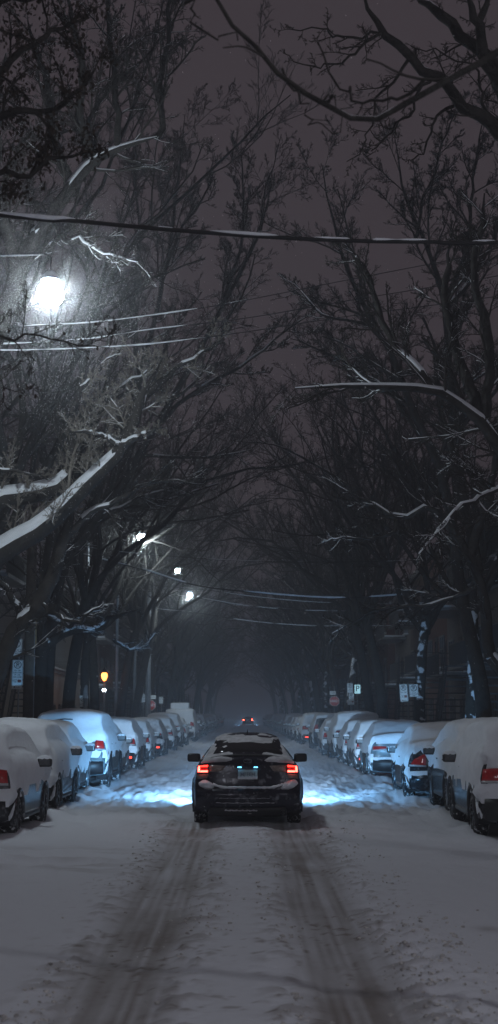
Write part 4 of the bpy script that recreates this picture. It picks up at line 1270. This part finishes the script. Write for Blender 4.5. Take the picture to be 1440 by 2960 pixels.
hero_tree('street_tree', 'large bare tree on the right with long level snow topped boughs halfway up the picture',
  [([(1600, 1640), (1500, 1400), (1440, 1290), (1400, 1225), (1340, 1180), (1270, 1140), (1190, 1126), (1080, 1126), (960, 1124), (850, 1120)], .18, .02),
   ([(1262, 1138), (1200, 1065), (1150, 1010), (1085, 900), (1045, 800), (1000, 700)], .085, .03, (0, .6)),
   ([(1400, 1225), (1360, 1130), (1320, 1010), (1290, 860), (1300, 700)], .12, .05, (0, 1)),
   ([(1440, 1300), (1400, 1238), (1500, 1230), (1560, 1225)], .03, .04, (0, .2)),
   ([(1560, 1400), (1440, 1412), (1380, 1440), (1310, 1480), (1210, 1600)], .06, .015, (0, -1.5)),
   ([(1560, 1560), (1440, 1480), (1380, 1380), (1290, 1340)], .07, .02, (0, .8)),
   ([(1400, 1220), (1420, 1000), (1380, 800), (1400, 560)], .10, .05, (0, -.6))],
  (13, 10, 8, 4), 18, 24.5, loc=(6.9, 24.5, 0), base=.28, ratio=(.36, .42, .45, .5))
hero_tree('street_tree', 'bare tree on the right with sagging snowy boughs in the middle of the dark crowns',
  [([(1420, 1900), (1400, 1720), (1330, 1560), (1250, 1470), (1180, 1500), (1110, 1470), (1000, 1420)], .15, .03),
   ([(1150, 1500), (1120, 1545), (1030, 1560), (930, 1565)], .05, .015, (0, -.5)),
   ([(1390, 1690), (1240, 1755), (1130, 1760), (1060, 1775), (960, 1830)], .06, .015, (0, 1)),
   ([(1380, 1650), (1330, 1400), (1270, 1200), (1250, 1000)], .13, .04, (0, 1)),
   ([(1360, 1600), (1420, 1400), (1440, 1200)], .12, .06, (0, -1))],
  (13, 10, 8, 4), 19, 33.0, loc=(6.3, 33.0, 0), base=.24, ratio=(.32, .42, .45, .5))

# ------------------------------------------------------------------ overhead wires
def wire(label, pts, Ys, r, seed, snow=1.0, lit_upto=1.0, group='overhead wires across the street'):
    ws = [at(px, py, Ys[0] + (Ys[1] - Ys[0]) * i / (len(pts) - 1)) for i, (px, py) in enumerate(pts)]
    a, b = ws[0], ws[-1]
    # carry on past the frame to the poles
    ws = [a + (a - ws[1]).normalized() * 5.0 + Vector((0, 0, .15))] + ws + [b + (b - ws[-2]).normalized() * 5.0 + Vector((0, 0, .15))]
    Q = catmull([tuple(q) for q in ws], 160)
    root = empty('overhead_wire', tuple(Q[80]), 0, label, 'wire', group)
    P = (Q - Q[80])[None]
    V, F = tubes(P, np.full((1, 160), r), 8); mesh_obj('cable', V, F, M['cable'], root)
    s = np.arange(160) * 0.11
    g = fbm(s * 1.4 + seed * 9, s * 0, octs=3, seed=95)
    rr = r * 1.1 * snow * sstep(-0.25, 0.12, g + .15 * (snow - .6)) * (0.8 + 0.5 * g)
    rr = rr * sstep(lit_upto, lit_upto - .12, np.linspace(0, 1, 160) - .0001)  # snow stops partway so the rest of the wire reads as unlit
    P2 = P.copy(); P2[..., 2] += np.where(rr > r * .2, r * .8, 0); P2[..., 1] -= np.where(rr > r * .2, r * .35, 0)
    V, F = tubes(P2, np.maximum(rr, .0004)[None], 7); mesh_obj('snow_cover', V, F, M['snow'], root)
    return root


wire('thick dark cable sagging across the upper third of the picture', [(-40, 617), (200, 637), (400, 656), (620, 674), (830, 688), (1060, 697), (1250, 699), (1480, 700)], (11.5, 12.5), .019, 1, .95)
wire('uppermost of the three lit snowy wires just under the nearest lamp', [(-40, 950), (110, 940), (230, 935), (360, 922), (560, 894), (760, 858), (1000, 810), (1480, 715)], (28, 31), .010, 2, 1.7, .52)
wire('middle one of the three lit snowy wires under the nearest lamp', [(-40, 995), (130, 988), (270, 978), (420, 955), (560, 938), (740, 915), (1000, 870), (1480, 790)], (28, 31), .010, 3, 1.7, .52)
wire('lowest of the three lit snowy wires under the nearest lamp', [(-40, 1012), (120, 1011), (260, 1006), (420, 996), (560, 980), (740, 955), (1000, 915), (1480, 850)], (28, 31), .010, 4, 1.7, .50)
wire('snow lined wire dipping from the second lamp down to the right edge', [(200, 1590), (300, 1618), (410, 1645), (560, 1690), (720, 1711), (950, 1728), (1150, 1720), (1300, 1700), (1480, 1672)], (57, 53), .027, 5, 1.3)
wire('thin wire running level just under the second lamp', [(240, 1580), (400, 1600), (640, 1618), (900, 1625), (1200, 1620), (1480, 1605)], (48, 46), .010, 6, 1.0)
wire('upper wire of the bundle below the third lamp', [(440, 1690), (600, 1706), (720, 1723), (900, 1740), (1100, 1745), (1300, 1740)], (70.5, 69), .015, 7, 1.2)
wire('middle wire of the bundle below the third lamp', [(470, 1715), (600, 1732), (720, 1752), (900, 1765), (1100, 1765)], (71, 69), .016, 8, 1.2)
wire('lowest wire of the bundle, crossing under the fourth lamp', [(470, 1762), (560, 1770), (720, 1795), (880, 1808), (1050, 1810)], (82.5, 81), .020, 9, 1.3)

# ------------------------------------------------------------------ street lamps
def street_lamp(label, px, py, Y, mat, pole_x=-6.4, R=.2):
    p = at(px, py, Y)
    root = empty('street_lamp', (pole_x, Y, 0.1), 0, label, 'street lamp', 'white street lamps along the left pavement')
    h = p.z + .25 - .1; dx = p.x - pole_x
    mb = MB().tube([(0, 0, -.1), (0, 0, h - 1.2), (0, 0, h - .3)], [.10, .075, .06], 10); mb.obj('pole', M['steel'], root, True)
    MB().lathe([(.18, -.1), (.18, .25), (.11, .32)], (0, 0, 0), 'z', 12).obj('base', M['steel'], root)
    MB().tube([(0, 0, h - .45), (dx * .25, 0, h + .20), (dx * .6, 0, h + .42), (dx - .12, 0, h + .45), (dx, 0, h + .38), (dx, 0, h + .04)], .026, 8).obj('arm', M['dark_steel'], root, True)
    mb = MB()
    mb.lathe([(.001, .14), (.08, .12), (.14, .06), (.165, .0)], (dx, 0, h - .03), 'z', 20)
    mb.box((dx, 0, h + .10), (.08, .08, .10), .02)
    hd = mb.obj('lamp_head', M['steel'], root, True)
    MB().lathe([(.001, -2 * R), (R * .5, -1.87 * R), (R * .87, -1.5 * R), (R, -R), (R * .87, -.5 * R), (R * .6, -.2 * R)], (dx, 0, h - .04), 'z', 20).obj('lamp_glass', mat, hd, True)
    MB().lathe([(.001, .17), (.08, .15), (.135, .09), (.155, .03)], (dx, 0, h - .03), 'z', 16).obj('snow_cap', M['snow'], hd, True)
    return root


street_lamp('nearest and brightest street lamp glowing white in the left trees', 145, 845, 24.3, M['lamp_white'], R=.24)
street_lamp('second street lamp, smaller white glow above the snow lined wire', 410, 1558, 58, M['lamp_far'], R=.19)
street_lamp('third street lamp down the left side, small white point', 513, 1655, 72, M['lamp_far'], R=.12)
street_lamp('fourth street lamp, faintest white point right over the bundle of wires', 549, 1725, 84, emit('junction_lamp_glow', (.8, .95, 1.0), 900), R=.13)
street_lamp('street lamp pole behind the viewer lighting the open crossing', -600, 845, -1, M['lamp_white']) if False else None
# lamps of the crossing that stand beside and behind the photographer
for cx, cy, sd, lab in ((-8.0, -7.0, 1, 'white street lamp behind the crossing, left of the viewer'), (15.0, 1.0, -1, 'white street lamp at the right corner of the crossing')):
    rl = empty('street_lamp', (cx, cy, 0.0), 0, lab, 'street lamp', 'white street lamps of the crossing')
    MB().tube([(0, 0, 0), (0, 0, 8.9)], [.10, .06], 10).obj('pole', M['steel'], rl, True)
    MB().tube([(0, 0, 8.6), (sd * 1.2, 0, 9.05), (sd * 2.9, 0, 9.1)], .035, 8).obj('arm', M['steel'], rl, True)
    hd = MB().lathe([(.001, .20), (.12, .18), (.24, .10), (.275, 0), (.27, -.02)], (sd * 3.1, 0, 9.0), 'z', 20).obj('lamp_head', M['steel'], rl, True)
    MB().lathe([(.001, -.27), (.12, -.25), (.20, -.15), (.24, 0)], (sd * 3.1, 0, 8.975), 'z', 20).obj('lamp_glass', M['lamp_cross'], hd, True)

# warm lantern and little lamps
p = at(302, 1953, 70)
ln = empty('lantern', (p.x, p.y, 0.2), 0, 'small orange glowing street lantern between the dark trunks on the left', 'lantern')
hz = p.z - .2
MB().tube([(0, 0, 0), (0, 0, hz - .35)], .045, 8).obj('post', M['steel'], ln, True)
lg = MB().lathe([(.03, -.26), (.09, -.20), (.14, -.07), (.15, .05), (.10, .14)], (0, 0, hz), 'z', 10).obj('lantern_glass', M['lamp_warm'], ln, True)
MB().lathe([(.22, .165), (.13, .27), (.03, .33), (.001, .40)], (0, 0, hz), 'z', 10).obj('lantern_cap', M['dark_steel'], ln, True)

# wooden utility pole and other poles
p = at(82, 2065, 41)
up = empty('utility_pole', (p.x, p.y, 0.15), 0, 'stout wooden utility pole beside the parking sign at the left edge', 'utility pole')
MB().tube([(0, 0, -.2), (0, 0, 5), (0.03, 0, 10.2)], [.165, .15, .115], 14).obj('pole', M['wood'], up, True)
MB().box((0, 0, 9.6), (1.6, .10, .12), .01).obj('crossarm', M['wood'], up)
MB().tube([(.15, -.05, .5), (.14, -.05, 4.6)], .018, 6).obj('conduit', M['steel'], up, True)
MB().box((.17, -.03, 4.1), (.05, .05, 1.0), .01).obj('pole_marker', plain('ochre_strip', (.22, .16, .08)), up)
for q in (-.7, -.3, .3, .7):
    MB().lathe([(.03, 0), (.045, .03), (.03, .06), (.045, .09), (.02, .13)], (q, 0, 9.66), 'z', 10).obj('insulator', M['steel'], up, True)
p = at(428, 2065, 86)
up2 = empty('utility_pole', (p.x, p.y, 0.15), 0, 'straight pole catching blue light directly in front of the left stop sign', 'utility pole')
MB().tube([(0, 0, -.2), (0, 0, 9.0)], [.17, .12], 12).obj('pole', M['steel'], up2, True)
MB().box((0, 0, 8.6), (1.4, .10, .12), .01).obj('crossarm', M['wood'], up2)

# ------------------------------------------------------------------ signs
def parking_panel(root, z, w, h, variant, x=0.0, roll=0.0):
    """variant: 'long' with hours and arrow, 'snow' short notice"""
    pn = MB().box((0, 0, 0), (w, .012, h), .003).obj('sign_panel', M['sign_white'], root)
    pn.location = (x, -.035, z); pn.rotation_euler = (0, roll, 0)
    f = -.009
    # thin border
    mb = MB(); bw = .006; ww, hh = w / 2 - .012, h / 2 - .012
    mb.box((0, f, hh), (2 * ww + bw, .003, bw)); mb.box((0, f, -hh), (2 * ww + bw, .003, bw))
    mb.box((-ww, f, 0), (bw, .003, 2 * hh - bw)); mb.box((ww, f, 0), (bw, .003, 2 * hh - bw))
    mb.obj('border', M['sign_ink'], pn)
    R = w * .33; zc = h / 2 - R - .035
    ring = MB().tube([(R * math.cos(a), f, zc + R * math.sin(a)) for a in np.linspace(0, 2 * PI, 33)], .010 * w / .3, 6)
    ring.tube([(-R * .68, f - .004, zc + R * .68), (R * .68, f - .004, zc - R * .68)], .006 * w / .3, 6)
    ring.obj('no_parking_ring', M['sign_ink'], pn, True)
    text_mesh('letter', 'P', R * 1.75, M['sign_ink'], pn, (0, f - .002, zc))
    if variant == 'long':
        y = zc - R
        for s_, k in (('15h - 23h', .16), ('LUN à VEN', .16), ('9h - 23h', .16), ('SAM et DIM', .155)):
            y -= h * .075
            text_mesh('lettering', s_, w * k, M['sign_ink'], pn, (0, f - .001, y))
        y -= h * .05
        for s_ in ('EXCEPTÉ', 'DÉTENTEURS', 'PERMIS'):
            y -= h * .04
            text_mesh('lettering', s_, w * .085, M['sign_ink'], pn, (-w * .18, f - .001, y))
        MB().box((w * .22, f, y + h * .035), (w * .32, .004, h * .095), .002).obj('tow_symbol', M['sign_maroon'], pn)
    elif variant == 'short':
        y = zc - R - h * .12
        text_mesh('lettering', '9h - 17h', w * .2, M['sign_ink'], pn, (0, f - .001, y))
        MB().box((w * .2, f, y - h * .23), (w * .34, .004, h * .13), .002).obj('tow_symbol', M['sign_maroon'], pn)
        for q in (.17, .22, .27): text_mesh('lettering', 'PERMIS', w * .085, M['sign_ink'], pn, (-w * .2, f - .001, y - h * q))
    if variant in ('long', 'short'):
        mb = MB(); za = -h / 2 + h * .07
        mb.box((.02 * w, f, za), (w * .5, .004, .012))
        mb.add([(-w * .34, f - .002, za), (-w * .2, f - .002, za + .025), (-w * .2, f - .002, za - .025), (-w * .34, f + .002, za), (-w * .2, f + .002, za + .025), (-w * .2, f + .002, za - .025)],
               [(0, 2, 1), (3, 4, 5), (0, 1, 4, 3), (1, 2, 5, 4), (2, 0, 3, 5)])
        mb.obj('arrow', M['sign_ink'], pn)
    if variant == 'snow':
        y = zc - R - h * .05
        for s_ in ('15h - 23h', 'EN TOUT TEMPS', 'NEIGE'):
            y -= h * .10
            text_mesh('lettering', s_, w * .12, M['sign_ink'], pn, (0, f - .001, y))
    return pn


def sign_post(label, px, Y, panels, lean=0.0, base_z=.15):
    """panels: (variant, px_c, py_c, w, h, roll)"""
    p = at(px, 2065, Y)
    root = empty('parking_sign', (p.x, Y, base_z), 0, label, 'parking sign', 'white no parking signs')
    top = 0
    for (v, cx, cy, w, h, roll) in panels:
        q = at(cx, cy, Y)
        parking_panel(root, q.z - base_z, w, h, v, q.x - p.x, roll)
        top = max(top, q.z - base_z + h / 2)
    xo = 0
    MB().tube([(0, 0, -.1), (0, 0, top + .06)], .024, 8).obj('post', M['steel'], root, True)
    # clamps join the panels to the post
    mb = MB()
    for (v, cx, cy, w, h, roll) in panels:
        q = at(cx, cy, Y); mb.box(((q.x - p.x) / 2, -.018, q.z - base_z), (abs(q.x - p.x) + .06, .02, .03), .004)
    mb.obj('clamp', M['steel'], root)
    return root


sign_post('tall parking sign post at the left edge with a long panel under a short one', 52, 38.5,
          [('long', 51, 1950, .285, .78, .02), ('snow', 49, 1872, .29, .46, 0)])
sign_post('crusted small parking sign before the beige wall, left of the two dark trunks', 245, 58,
          [('snow', 242, 2027, .32, .46, 0)])
sign_post('slightly tilted twin parking signs hung side by side on one post on the right', 1181, 50,
          [('short', 1167, 2003, .27, .60, -.07), ('snow', 1196, 1996, .31, .44, -.04)])
sign_post('right hand post with two parking signs stacked one above the other', 1014, 70,
          [('snow', 1012, 1989, .28, .46, -.02), ('short', 1016, 2021, .26, .55, -.04)])
sign_post('small blue lit parking sign left of the pole by the left stop sign', 414, 84, [('snow', 413, 2018, .27, .46, 0)])
sign_post('small parking sign right of the left stop sign', 467, 92, [('snow', 466, 2024, .26, .42, 0)])


def stop_sign(label, px, py, Y, upper=None):
    p = at(px, py, Y)
    root = empty('stop_sign', (p.x, Y, .15), 0, label, 'stop sign', 'red stop signs reading ARRÊT')
    R = .325; a0 = PI / 8; z0 = p.z - .15
    def octo(r, yf, th, mat, nm, par):
        v = [(r * math.cos(a0 + i * PI / 4), y, z0 + r * math.sin(a0 + i * PI / 4)) for y in (yf, yf + th) for i in range(8)]
        f = [tuple(range(8)), tuple(range(15, 7, -1))] + [(i, (i + 1) % 8, 8 + (i + 1) % 8, 8 + i) for i in range(8)]
        return mesh_obj(nm, v, f, mat, par, False)
    pn = octo(R, -.05, .012, M['sign_white'], 'sign_panel', root)
    octo(R * .92, -.056, .004, M['sign_red'], 'red_face', pn)
    text_mesh('lettering', 'ARRÊT', .20, M['sign_white'], pn, (0, -.059, z0), sx=.95)
    MB().tube([(0, 0, -.1), (0, 0, z0 + R + (.6 if upper else .05))], .03, 8).obj('post', M['steel'], root, True)
    if upper:
        q = MB().box((upper, -.04, z0 + .50), (.36, .012, .22), .003).obj('street_plate', M['sign_white'], root)
        text_mesh('lettering', 'TOUTES', .075, M['sign_ink'], q, (upper, -.050, z0 + .50))
    return root


stop_sign('red octagonal stop sign half hidden by the blue lit pole on the left', 436, 2039, 88, upper=.12)
stop_sign('red octagonal stop sign crossed by a dark tree trunk on the right', 967, 2027, 88, upper=-.1)
# one way board near the right stop sign, its lit look put in as faint emission
p = at(1028, 1992, 76)
ow = empty('direction_sign', (p.x + .1, p.y, .15), 0, 'bright cyan white board jutting out to the right of the stacked parking signs', 'sign')
MB().box((0, 0, p.z - .15), (.30, .015, .46), .003).obj('sign_panel', emit('glow_board', (.45, .85, 1.0), .75), ow)
text_mesh('letter', 'P', .42, M['sign_ink'], ow, (0, -.010, p.z - .13))
MB().tube([(0.0, .03, -.1), (0.0, .03, p.z + .15)], .022, 8).obj('post', M['steel'], ow, True)
# pink board behind the row
p = at(321, 2086, 72)
pb = empty('notice_board', (p.x, p.y, .1), 0, 'small pink notice board over the snowy roofs between two trunks on the left', 'sign')
MB().box((0, 0, p.z - .1), (.26, .02, .19), .004).obj('sign_panel', M['pink_sign'], pb)
MB().tube([(0, .02, 0), (0, .02, p.z - .1)], .02, 6).obj('post', M['steel'], pb, True)

# ------------------------------------------------------------------ houses
def brick(name, c1, c2, scale=1.0):
    m, nt, b = new_mat(name)
    tc = N(nt, 'ShaderNodeTexCoord'); sx_ = N(nt, 'ShaderNodeSeparateXYZ'); mp = N(nt, 'ShaderNodeCombineXYZ')
    br = N(nt, 'ShaderNodeTexBrick'); br.inputs['Scale'].default_value = 4.5 * scale
    br.inputs['Color1'].default_value = (*c1, 1); br.inputs['Color2'].default_value = (*c2, 1); br.inputs['Mortar'].default_value = (.16, .15, .14, 1)
    br.inputs['Mortar Size'].default_value = .012
    nt.links.new(tc.outputs['Object'], sx_.inputs[0]); nt.links.new(sx_.outputs['Y'], mp.inputs[0]); nt.links.new(sx_.outputs['Z'], mp.inputs[1]); nt.links.new(mp.outputs[0], br.inputs['Vector'])
    nt.links.new(br.outputs['Color'], b.inputs['Base Color']); b.inputs['Roughness'].default_value = .9
    return m


BR = [brick('red_brick', (.16, .07, .05), (.12, .05, .04)), brick('grey_brick', (.20, .18, .17), (.15, .13, .12)), brick('brown_brick', (.11, .075, .055), (.08, .05, .04))]


def make_house(name, W, H, D, wall_m, storeys=3, balcony=True, seed=0):
    """front faces +x (towards the street), W runs along y, front at x=0"""
    rg = random.Random(seed)
    root = empty(name, (0, 0, 0))
    MB().box((-D / 2, W / 2, H / 2), (D, W, H)).obj('wall', wall_m, root)
    rf = MB().box((-D / 2 + .1, W / 2, H + .16), (D + .5, W + .06, .30), .04).obj('roof', M['trim'], root)
    MB().box((-D / 2, W / 2, H + .42), (D - .1, W - .1, .20), .08).obj('roof_snow', M['snow'], rf, True)
    MB().box((-D * .6, W * .3, H + .9), (.6, .6, 1.1), .02).obj('chimney', wall_m, rf)
    sh_ = H / storeys
    bays = [W * .18, W * .50, W * .80]
    for s_ in range(storeys):
        z = s_ * sh_ + .55 + (.25 if s_ == 0 else 0)
        for bi, by in enumerate(bays):
            if bi == 1:
                d = MB().box((.012, by, z + .72), (.10, .95, 2.1), .01).obj('door', M['door'], root)
                MB().box((.075, by, z + 1.15), (.02, .5, .8), .004).obj('door_glass', M['win_dark'], d)
                MB().tube([(.08, by + .36, z + .7), (.12, by + .36, z + .7), (.12, by + .30, z + .7)], .015, 6).obj('handle', M['steel'], d, True)
            else:
                wn = MB().box((.02, by, z + .95), (.06, 1.25, 1.5)).obj('window', M['win_dark'], root)
                fr = MB()
                for (dy, dz, sy, sz) in ((0, .77, 1.37, .08), (0, -.77, 1.37, .08), (-.65, 0, .07, 1.46), (.65, 0, .07, 1.46), (0, 0, .05, 1.46), (0, .1, 1.23, .05)):
                    fr.box((.055 + (.004 if sy < 1 else 0), by + dy, z + .95 + dz), (.05, sy, sz))
                fr.obj('frame', M['trim'], wn)
                MB().box((.10, by, z + .11), (.24, 1.5, .08), .01).obj('sill', M['snow'], wn)
    if balcony:
        for s_ in range(1, storeys):
            z = s_ * sh_ + .42
            bl = MB().box((.78, W * .5, z), (1.45, W * .62, .14), .01).obj('balcony', M['trim'], root)
            rl_ = MB()
            n = int(W * .62 / .13)
            for i in range(n + 1): rl_.tube([(1.44, W * .19 + W * .62 * i / n, z + .07), (1.44, W * .19 + W * .62 * i / n, z + 1.0)], .011, 4)
            rl_.tube([(.1, W * .19, z + 1.0), (1.44, W * .19, z + 1.0), (1.44, W * .81, z + 1.0), (.1, W * .81, z + 1.0)], .025, 6)
            rl_.obj('railing', M['dark_steel'], bl, False)
            MB().box((.78, W * .5, z + .13), (1.3, W * .60, .12), .05).obj('balcony_snow', M['snow'], bl, True)
        # outside stair to the first floor
        st = MB(); nst = 14; z1 = sh_ + .42
        for i in range(nst):
            st.box((1.75 , W * .80 - i * .24, z1 * (1 - i / nst) - .05 + 0.0), (.95, .27, .05))
        for xo in (1.25, 2.25):
            st.tube([(xo, W * .80, z1 - .02), (xo, W * .80 - nst * .24, .1)], .04, 6)
            st.tube([(xo, W * .80, z1 + .95), (xo, W * .80 - nst * .24, 1.0)], .02, 6)
            for i in range(nst): st.tube([(xo, W * .80 - i * .24, z1 * (1 - i / nst)), (xo, W * .80 - i * .24, z1 * (1 - i / nst) + .92)], .012, 4)
        st.obj('stair', M['dark_steel'], root)
        MB().box((.75, W * .80 + .8, z1 - .02), (1.3, .1, .1)).obj('stair_beam', M['dark_steel'], root)
    return root


HOUSES = [make_house('row_house', 8.0, 9.6, 11, BR[2], 3, True, 1), make_house('row_house', 7.6, 10.2, 11, BR[0], 3, True, 2), make_house('row_house', 9.0, 9.0, 11, BR[1], 3, True, 3)]
usedh = set()
HL = ['dark brick row house with balconies behind the wooden pole at the left edge', 'row house in deep shade behind the forked tree on the left', 'row house set back just before the low beige wall']
HR = ['dark row house with pale balcony at the right edge behind the snow plastered trunk', 'row house with outside stair behind the twin parking signs', 'row house with dim facade behind the stacked parking signs', 'red brick row house beyond the stacked signs on the right']
for sx in (-1, 1):
    y = 22.0 if sx > 0 else 26.0; i = 0; lab = 0
    while y < 225:
        p = (i * 2 + (1 if sx > 0 else 0)) % 3
        W = (8.0, 7.6, 9.0)[p]
        if sx < 0 and 62 < y + W and y < 88: y = 88.5; continue
        if 92 < y < 101: y = 101; continue
        o = HOUSES[p] if p not in usedh else copy_tree(HOUSES[p]); usedh.add(p)
        o.location = (sx * 10.2, y if sx < 0 else y + W, 0.1)
        o.rotation_euler = (0, 0, 0 if sx < 0 else PI)
        if y > 34 and lab < (len(HL) if sx < 0 else len(HR)):
            tag(o, (HL if sx < 0 else HR)[lab], 'house', 'row houses along the street'); lab += 1
        elif y <= 34: tag(o, 'row house standing nearest to the crossing on the %s side, mostly outside the picture' % ('left' if sx < 0 else 'right'), 'house', 'row houses nearest the crossing')
        else: tag(o, 'hazy row house farther down the %s side of the street' % ('left' if sx < 0 else 'right'), 'house', 'far row houses along the street')
        y += W + .05; i += 1
# low beige annex on the left
an = empty('low_building', (-9.3, 66, .1), 0, 'low beige building with snowy flat roof behind the trunks on the left', 'building')
mw = plain('beige_stucco', (.36, .31, .27), .9, scale=1.2, var=.12)
MB().box((-3, 10, 1.85), (6, 21, 3.7)).obj('wall', mw, an)
rf = MB().box((-3, 10, 3.78), (6.3, 21.3, .16), .02).obj('roof', M['trim'], an)
xs = []
for i in range(60):
    for j in range(8):
        xs.append((.25 - .5 * j, -.7 + 21.4 * i / 59, 3.87 + (.16 + .05 * math.sin(i * 1.3) + .04 * math.sin(i * .37)) * (0 if j == 0 else 1)))
mesh_obj('roof_snow', xs, grid_faces(60, 8), M['snow'], rf, True)
for yy in (1.5, 4.0, 6.5, 9.5, 12.5, 16, 19):
    wn = MB().box((.02, yy, 1.3), (.06, .8, 1.7)).obj('window', M['win_dark'], an)
    fr = MB()
    for (dy, dz, sy, sz) in ((0, .88, .92, .07), (0, -.88, .92, .07), (-.43, 0, .06, 1.68), (.43, 0, .06, 1.68), (0, 0, .05, 1.68)):
        fr.box((.05 + (.004 if sy < .5 else 0), yy + dy, 1.3 + dz), (.05, sy, sz))
    fr.obj('frame', M['trim'], wn)
p = at(252, 2000, 87.6)
wl = empty('lit_shop_sign', tuple(p), 0, 'narrow cyan glowing sign at the end of the low beige building', 'sign')
MB().lathe([(.12, -.02), (.12, .02)], (0, 0, .32), 'y', 16).disc((0, 0, .32), .12, 'y', 16, -.021).box((0, 0, 0), (.24, .05, .62), .02).obj('sign_box', M['lamp_cyan'], wl)
MB().box((-.30, 0, .1), (.4, .04, .04)).obj('bracket', M['dark_steel'], wl)
p = at(301, 1995, 87.0)
wl = empty('wall_lamp', tuple(p), 0, 'small round white lamp just below the orange lantern', 'lamp')
MB().lathe([(.001, -.12), (.09, -.08), (.12, 0), (.09, .08), (.001, .12)], (0, 0, 0), 'z', 14).obj('lamp_globe', M['lamp_wall'], wl, True)
MB().tube([(0, .04, -.1), (0, .04, -p.z + .1)], .035, 8).obj('post', M['steel'], wl, True)
MB().lathe([(.06, -.13), (.05, -.10)], (0, 0, 0), 'z', 10).obj('collar', M['dark_steel'], wl)

# ------------------------------------------------------------------ falling snow, packed round the lamps to form their halos
def flakes(n, lo, hi, size, seed, cen=None, sig=None):
    rg = np.random.default_rng(seed)
    c = rg.uniform(lo, hi, (n, 3))
    if cen is not None and np.isscalar(sig): c = np.array(cen) + norm(rg.normal(size=(n, 3))) * (rg.uniform(0, 1, (n, 1)) ** .6) * sig
    elif cen is not None: c = np.array(cen) + rg.normal(size=(n, 3)) * np.array(sig); c = c[c[:, 2] > .3]; n = len(c)
    s = rg.uniform(.6, 1.2, (n, 1)) * size
    T = np.array([(1, 1, 1), (-1, -1, 1), (-1, 1, -1), (1, -1, -1)], float) * .6
    V = (c[:, None, :] + T[None] * s[:, None, :] * np.array([1, 1, 1.6])).reshape(-1, 3)
    b = (np.arange(n) * 4)[:, None]
    F = np.concatenate([b + np.array([[0, 1, 2]]), b + np.array([[0, 3, 1]]), b + np.array([[0, 2, 3]]), b + np.array([[1, 3, 2]])])
    return V, F
L1 = at(145, 845, 24.3); L2 = at(410, 1558, 58)
L3 = at(513, 1655, 72); L4 = at(549, 1725, 84); LW = at(302, 1953, 70)
parts = [flakes(45000, 0, 1, .0020, 1, tuple(L1), 2.3), flakes(3600, 0, 1, .0045, 4, (L1.x + .9, L1.y, L1.z - 1.8), (1.5, 1.2, 1.3)),
         flakes(7000, 0, 1, .0045, 2, tuple(L2), 2.6), flakes(3000, 0, 1, .005, 5, tuple(L3), 2.2), flakes(2500, 0, 1, .005, 6, tuple(L4), 2.2),
         flakes(2500, 0, 1, .004, 7, tuple(LW), 1.0), flakes(5000, (-8, 9, 0), (8, 70, 11), .0045, 3)]
vs, fs, b = [], [], 0
for V, F in parts: vs.append(V); fs.append(F + b); b += len(V)
fl = mesh_obj('falling_snow', np.vstack(vs), np.vstack(fs), M['flake'], None, False)
tag(fl, 'fine snowflakes in the air, added densely round the lamps as halos', 'snowfall', None, 'stuff')

# ------------------------------------------------------------------ haze
m = bpy.data.materials.new('haze'); m.use_nodes = True; nt = m.node_tree
for n_ in list(nt.nodes): nt.nodes.remove(n_)
out = nt.nodes.new('ShaderNodeOutputMaterial'); pv = nt.nodes.new('ShaderNodeVolumePrincipled')
pv.inputs['Color'].default_value = (.86, .90, 1.0, 1); pv.inputs['Density'].default_value = 0.0037
pv.inputs['Anisotropy'].default_value = 0.1
nt.links.new(pv.outputs[0], out.inputs['Volume'])
hb = MB().box((0, 235, 12.0), (600, 670, 26.4)).obj('haze', m)
tag(hb, 'pale snowy haze filling the street', 'haze', None, 'stuff')

# ------------------------------------------------------------------ render settings
scene.view_settings.view_transform = 'Standard'; scene.view_settings.look = 'None'
scene.view_settings.exposure = 0; scene.view_settings.gamma = 1
c = scene.cycles
c.max_bounces = 4; c.diffuse_bounces = 2; c.glossy_bounces = 2; c.transmission_bounces = 2; c.volume_bounces = 0
c.use_denoising = True
c.sample_clamp_indirect = 3.0
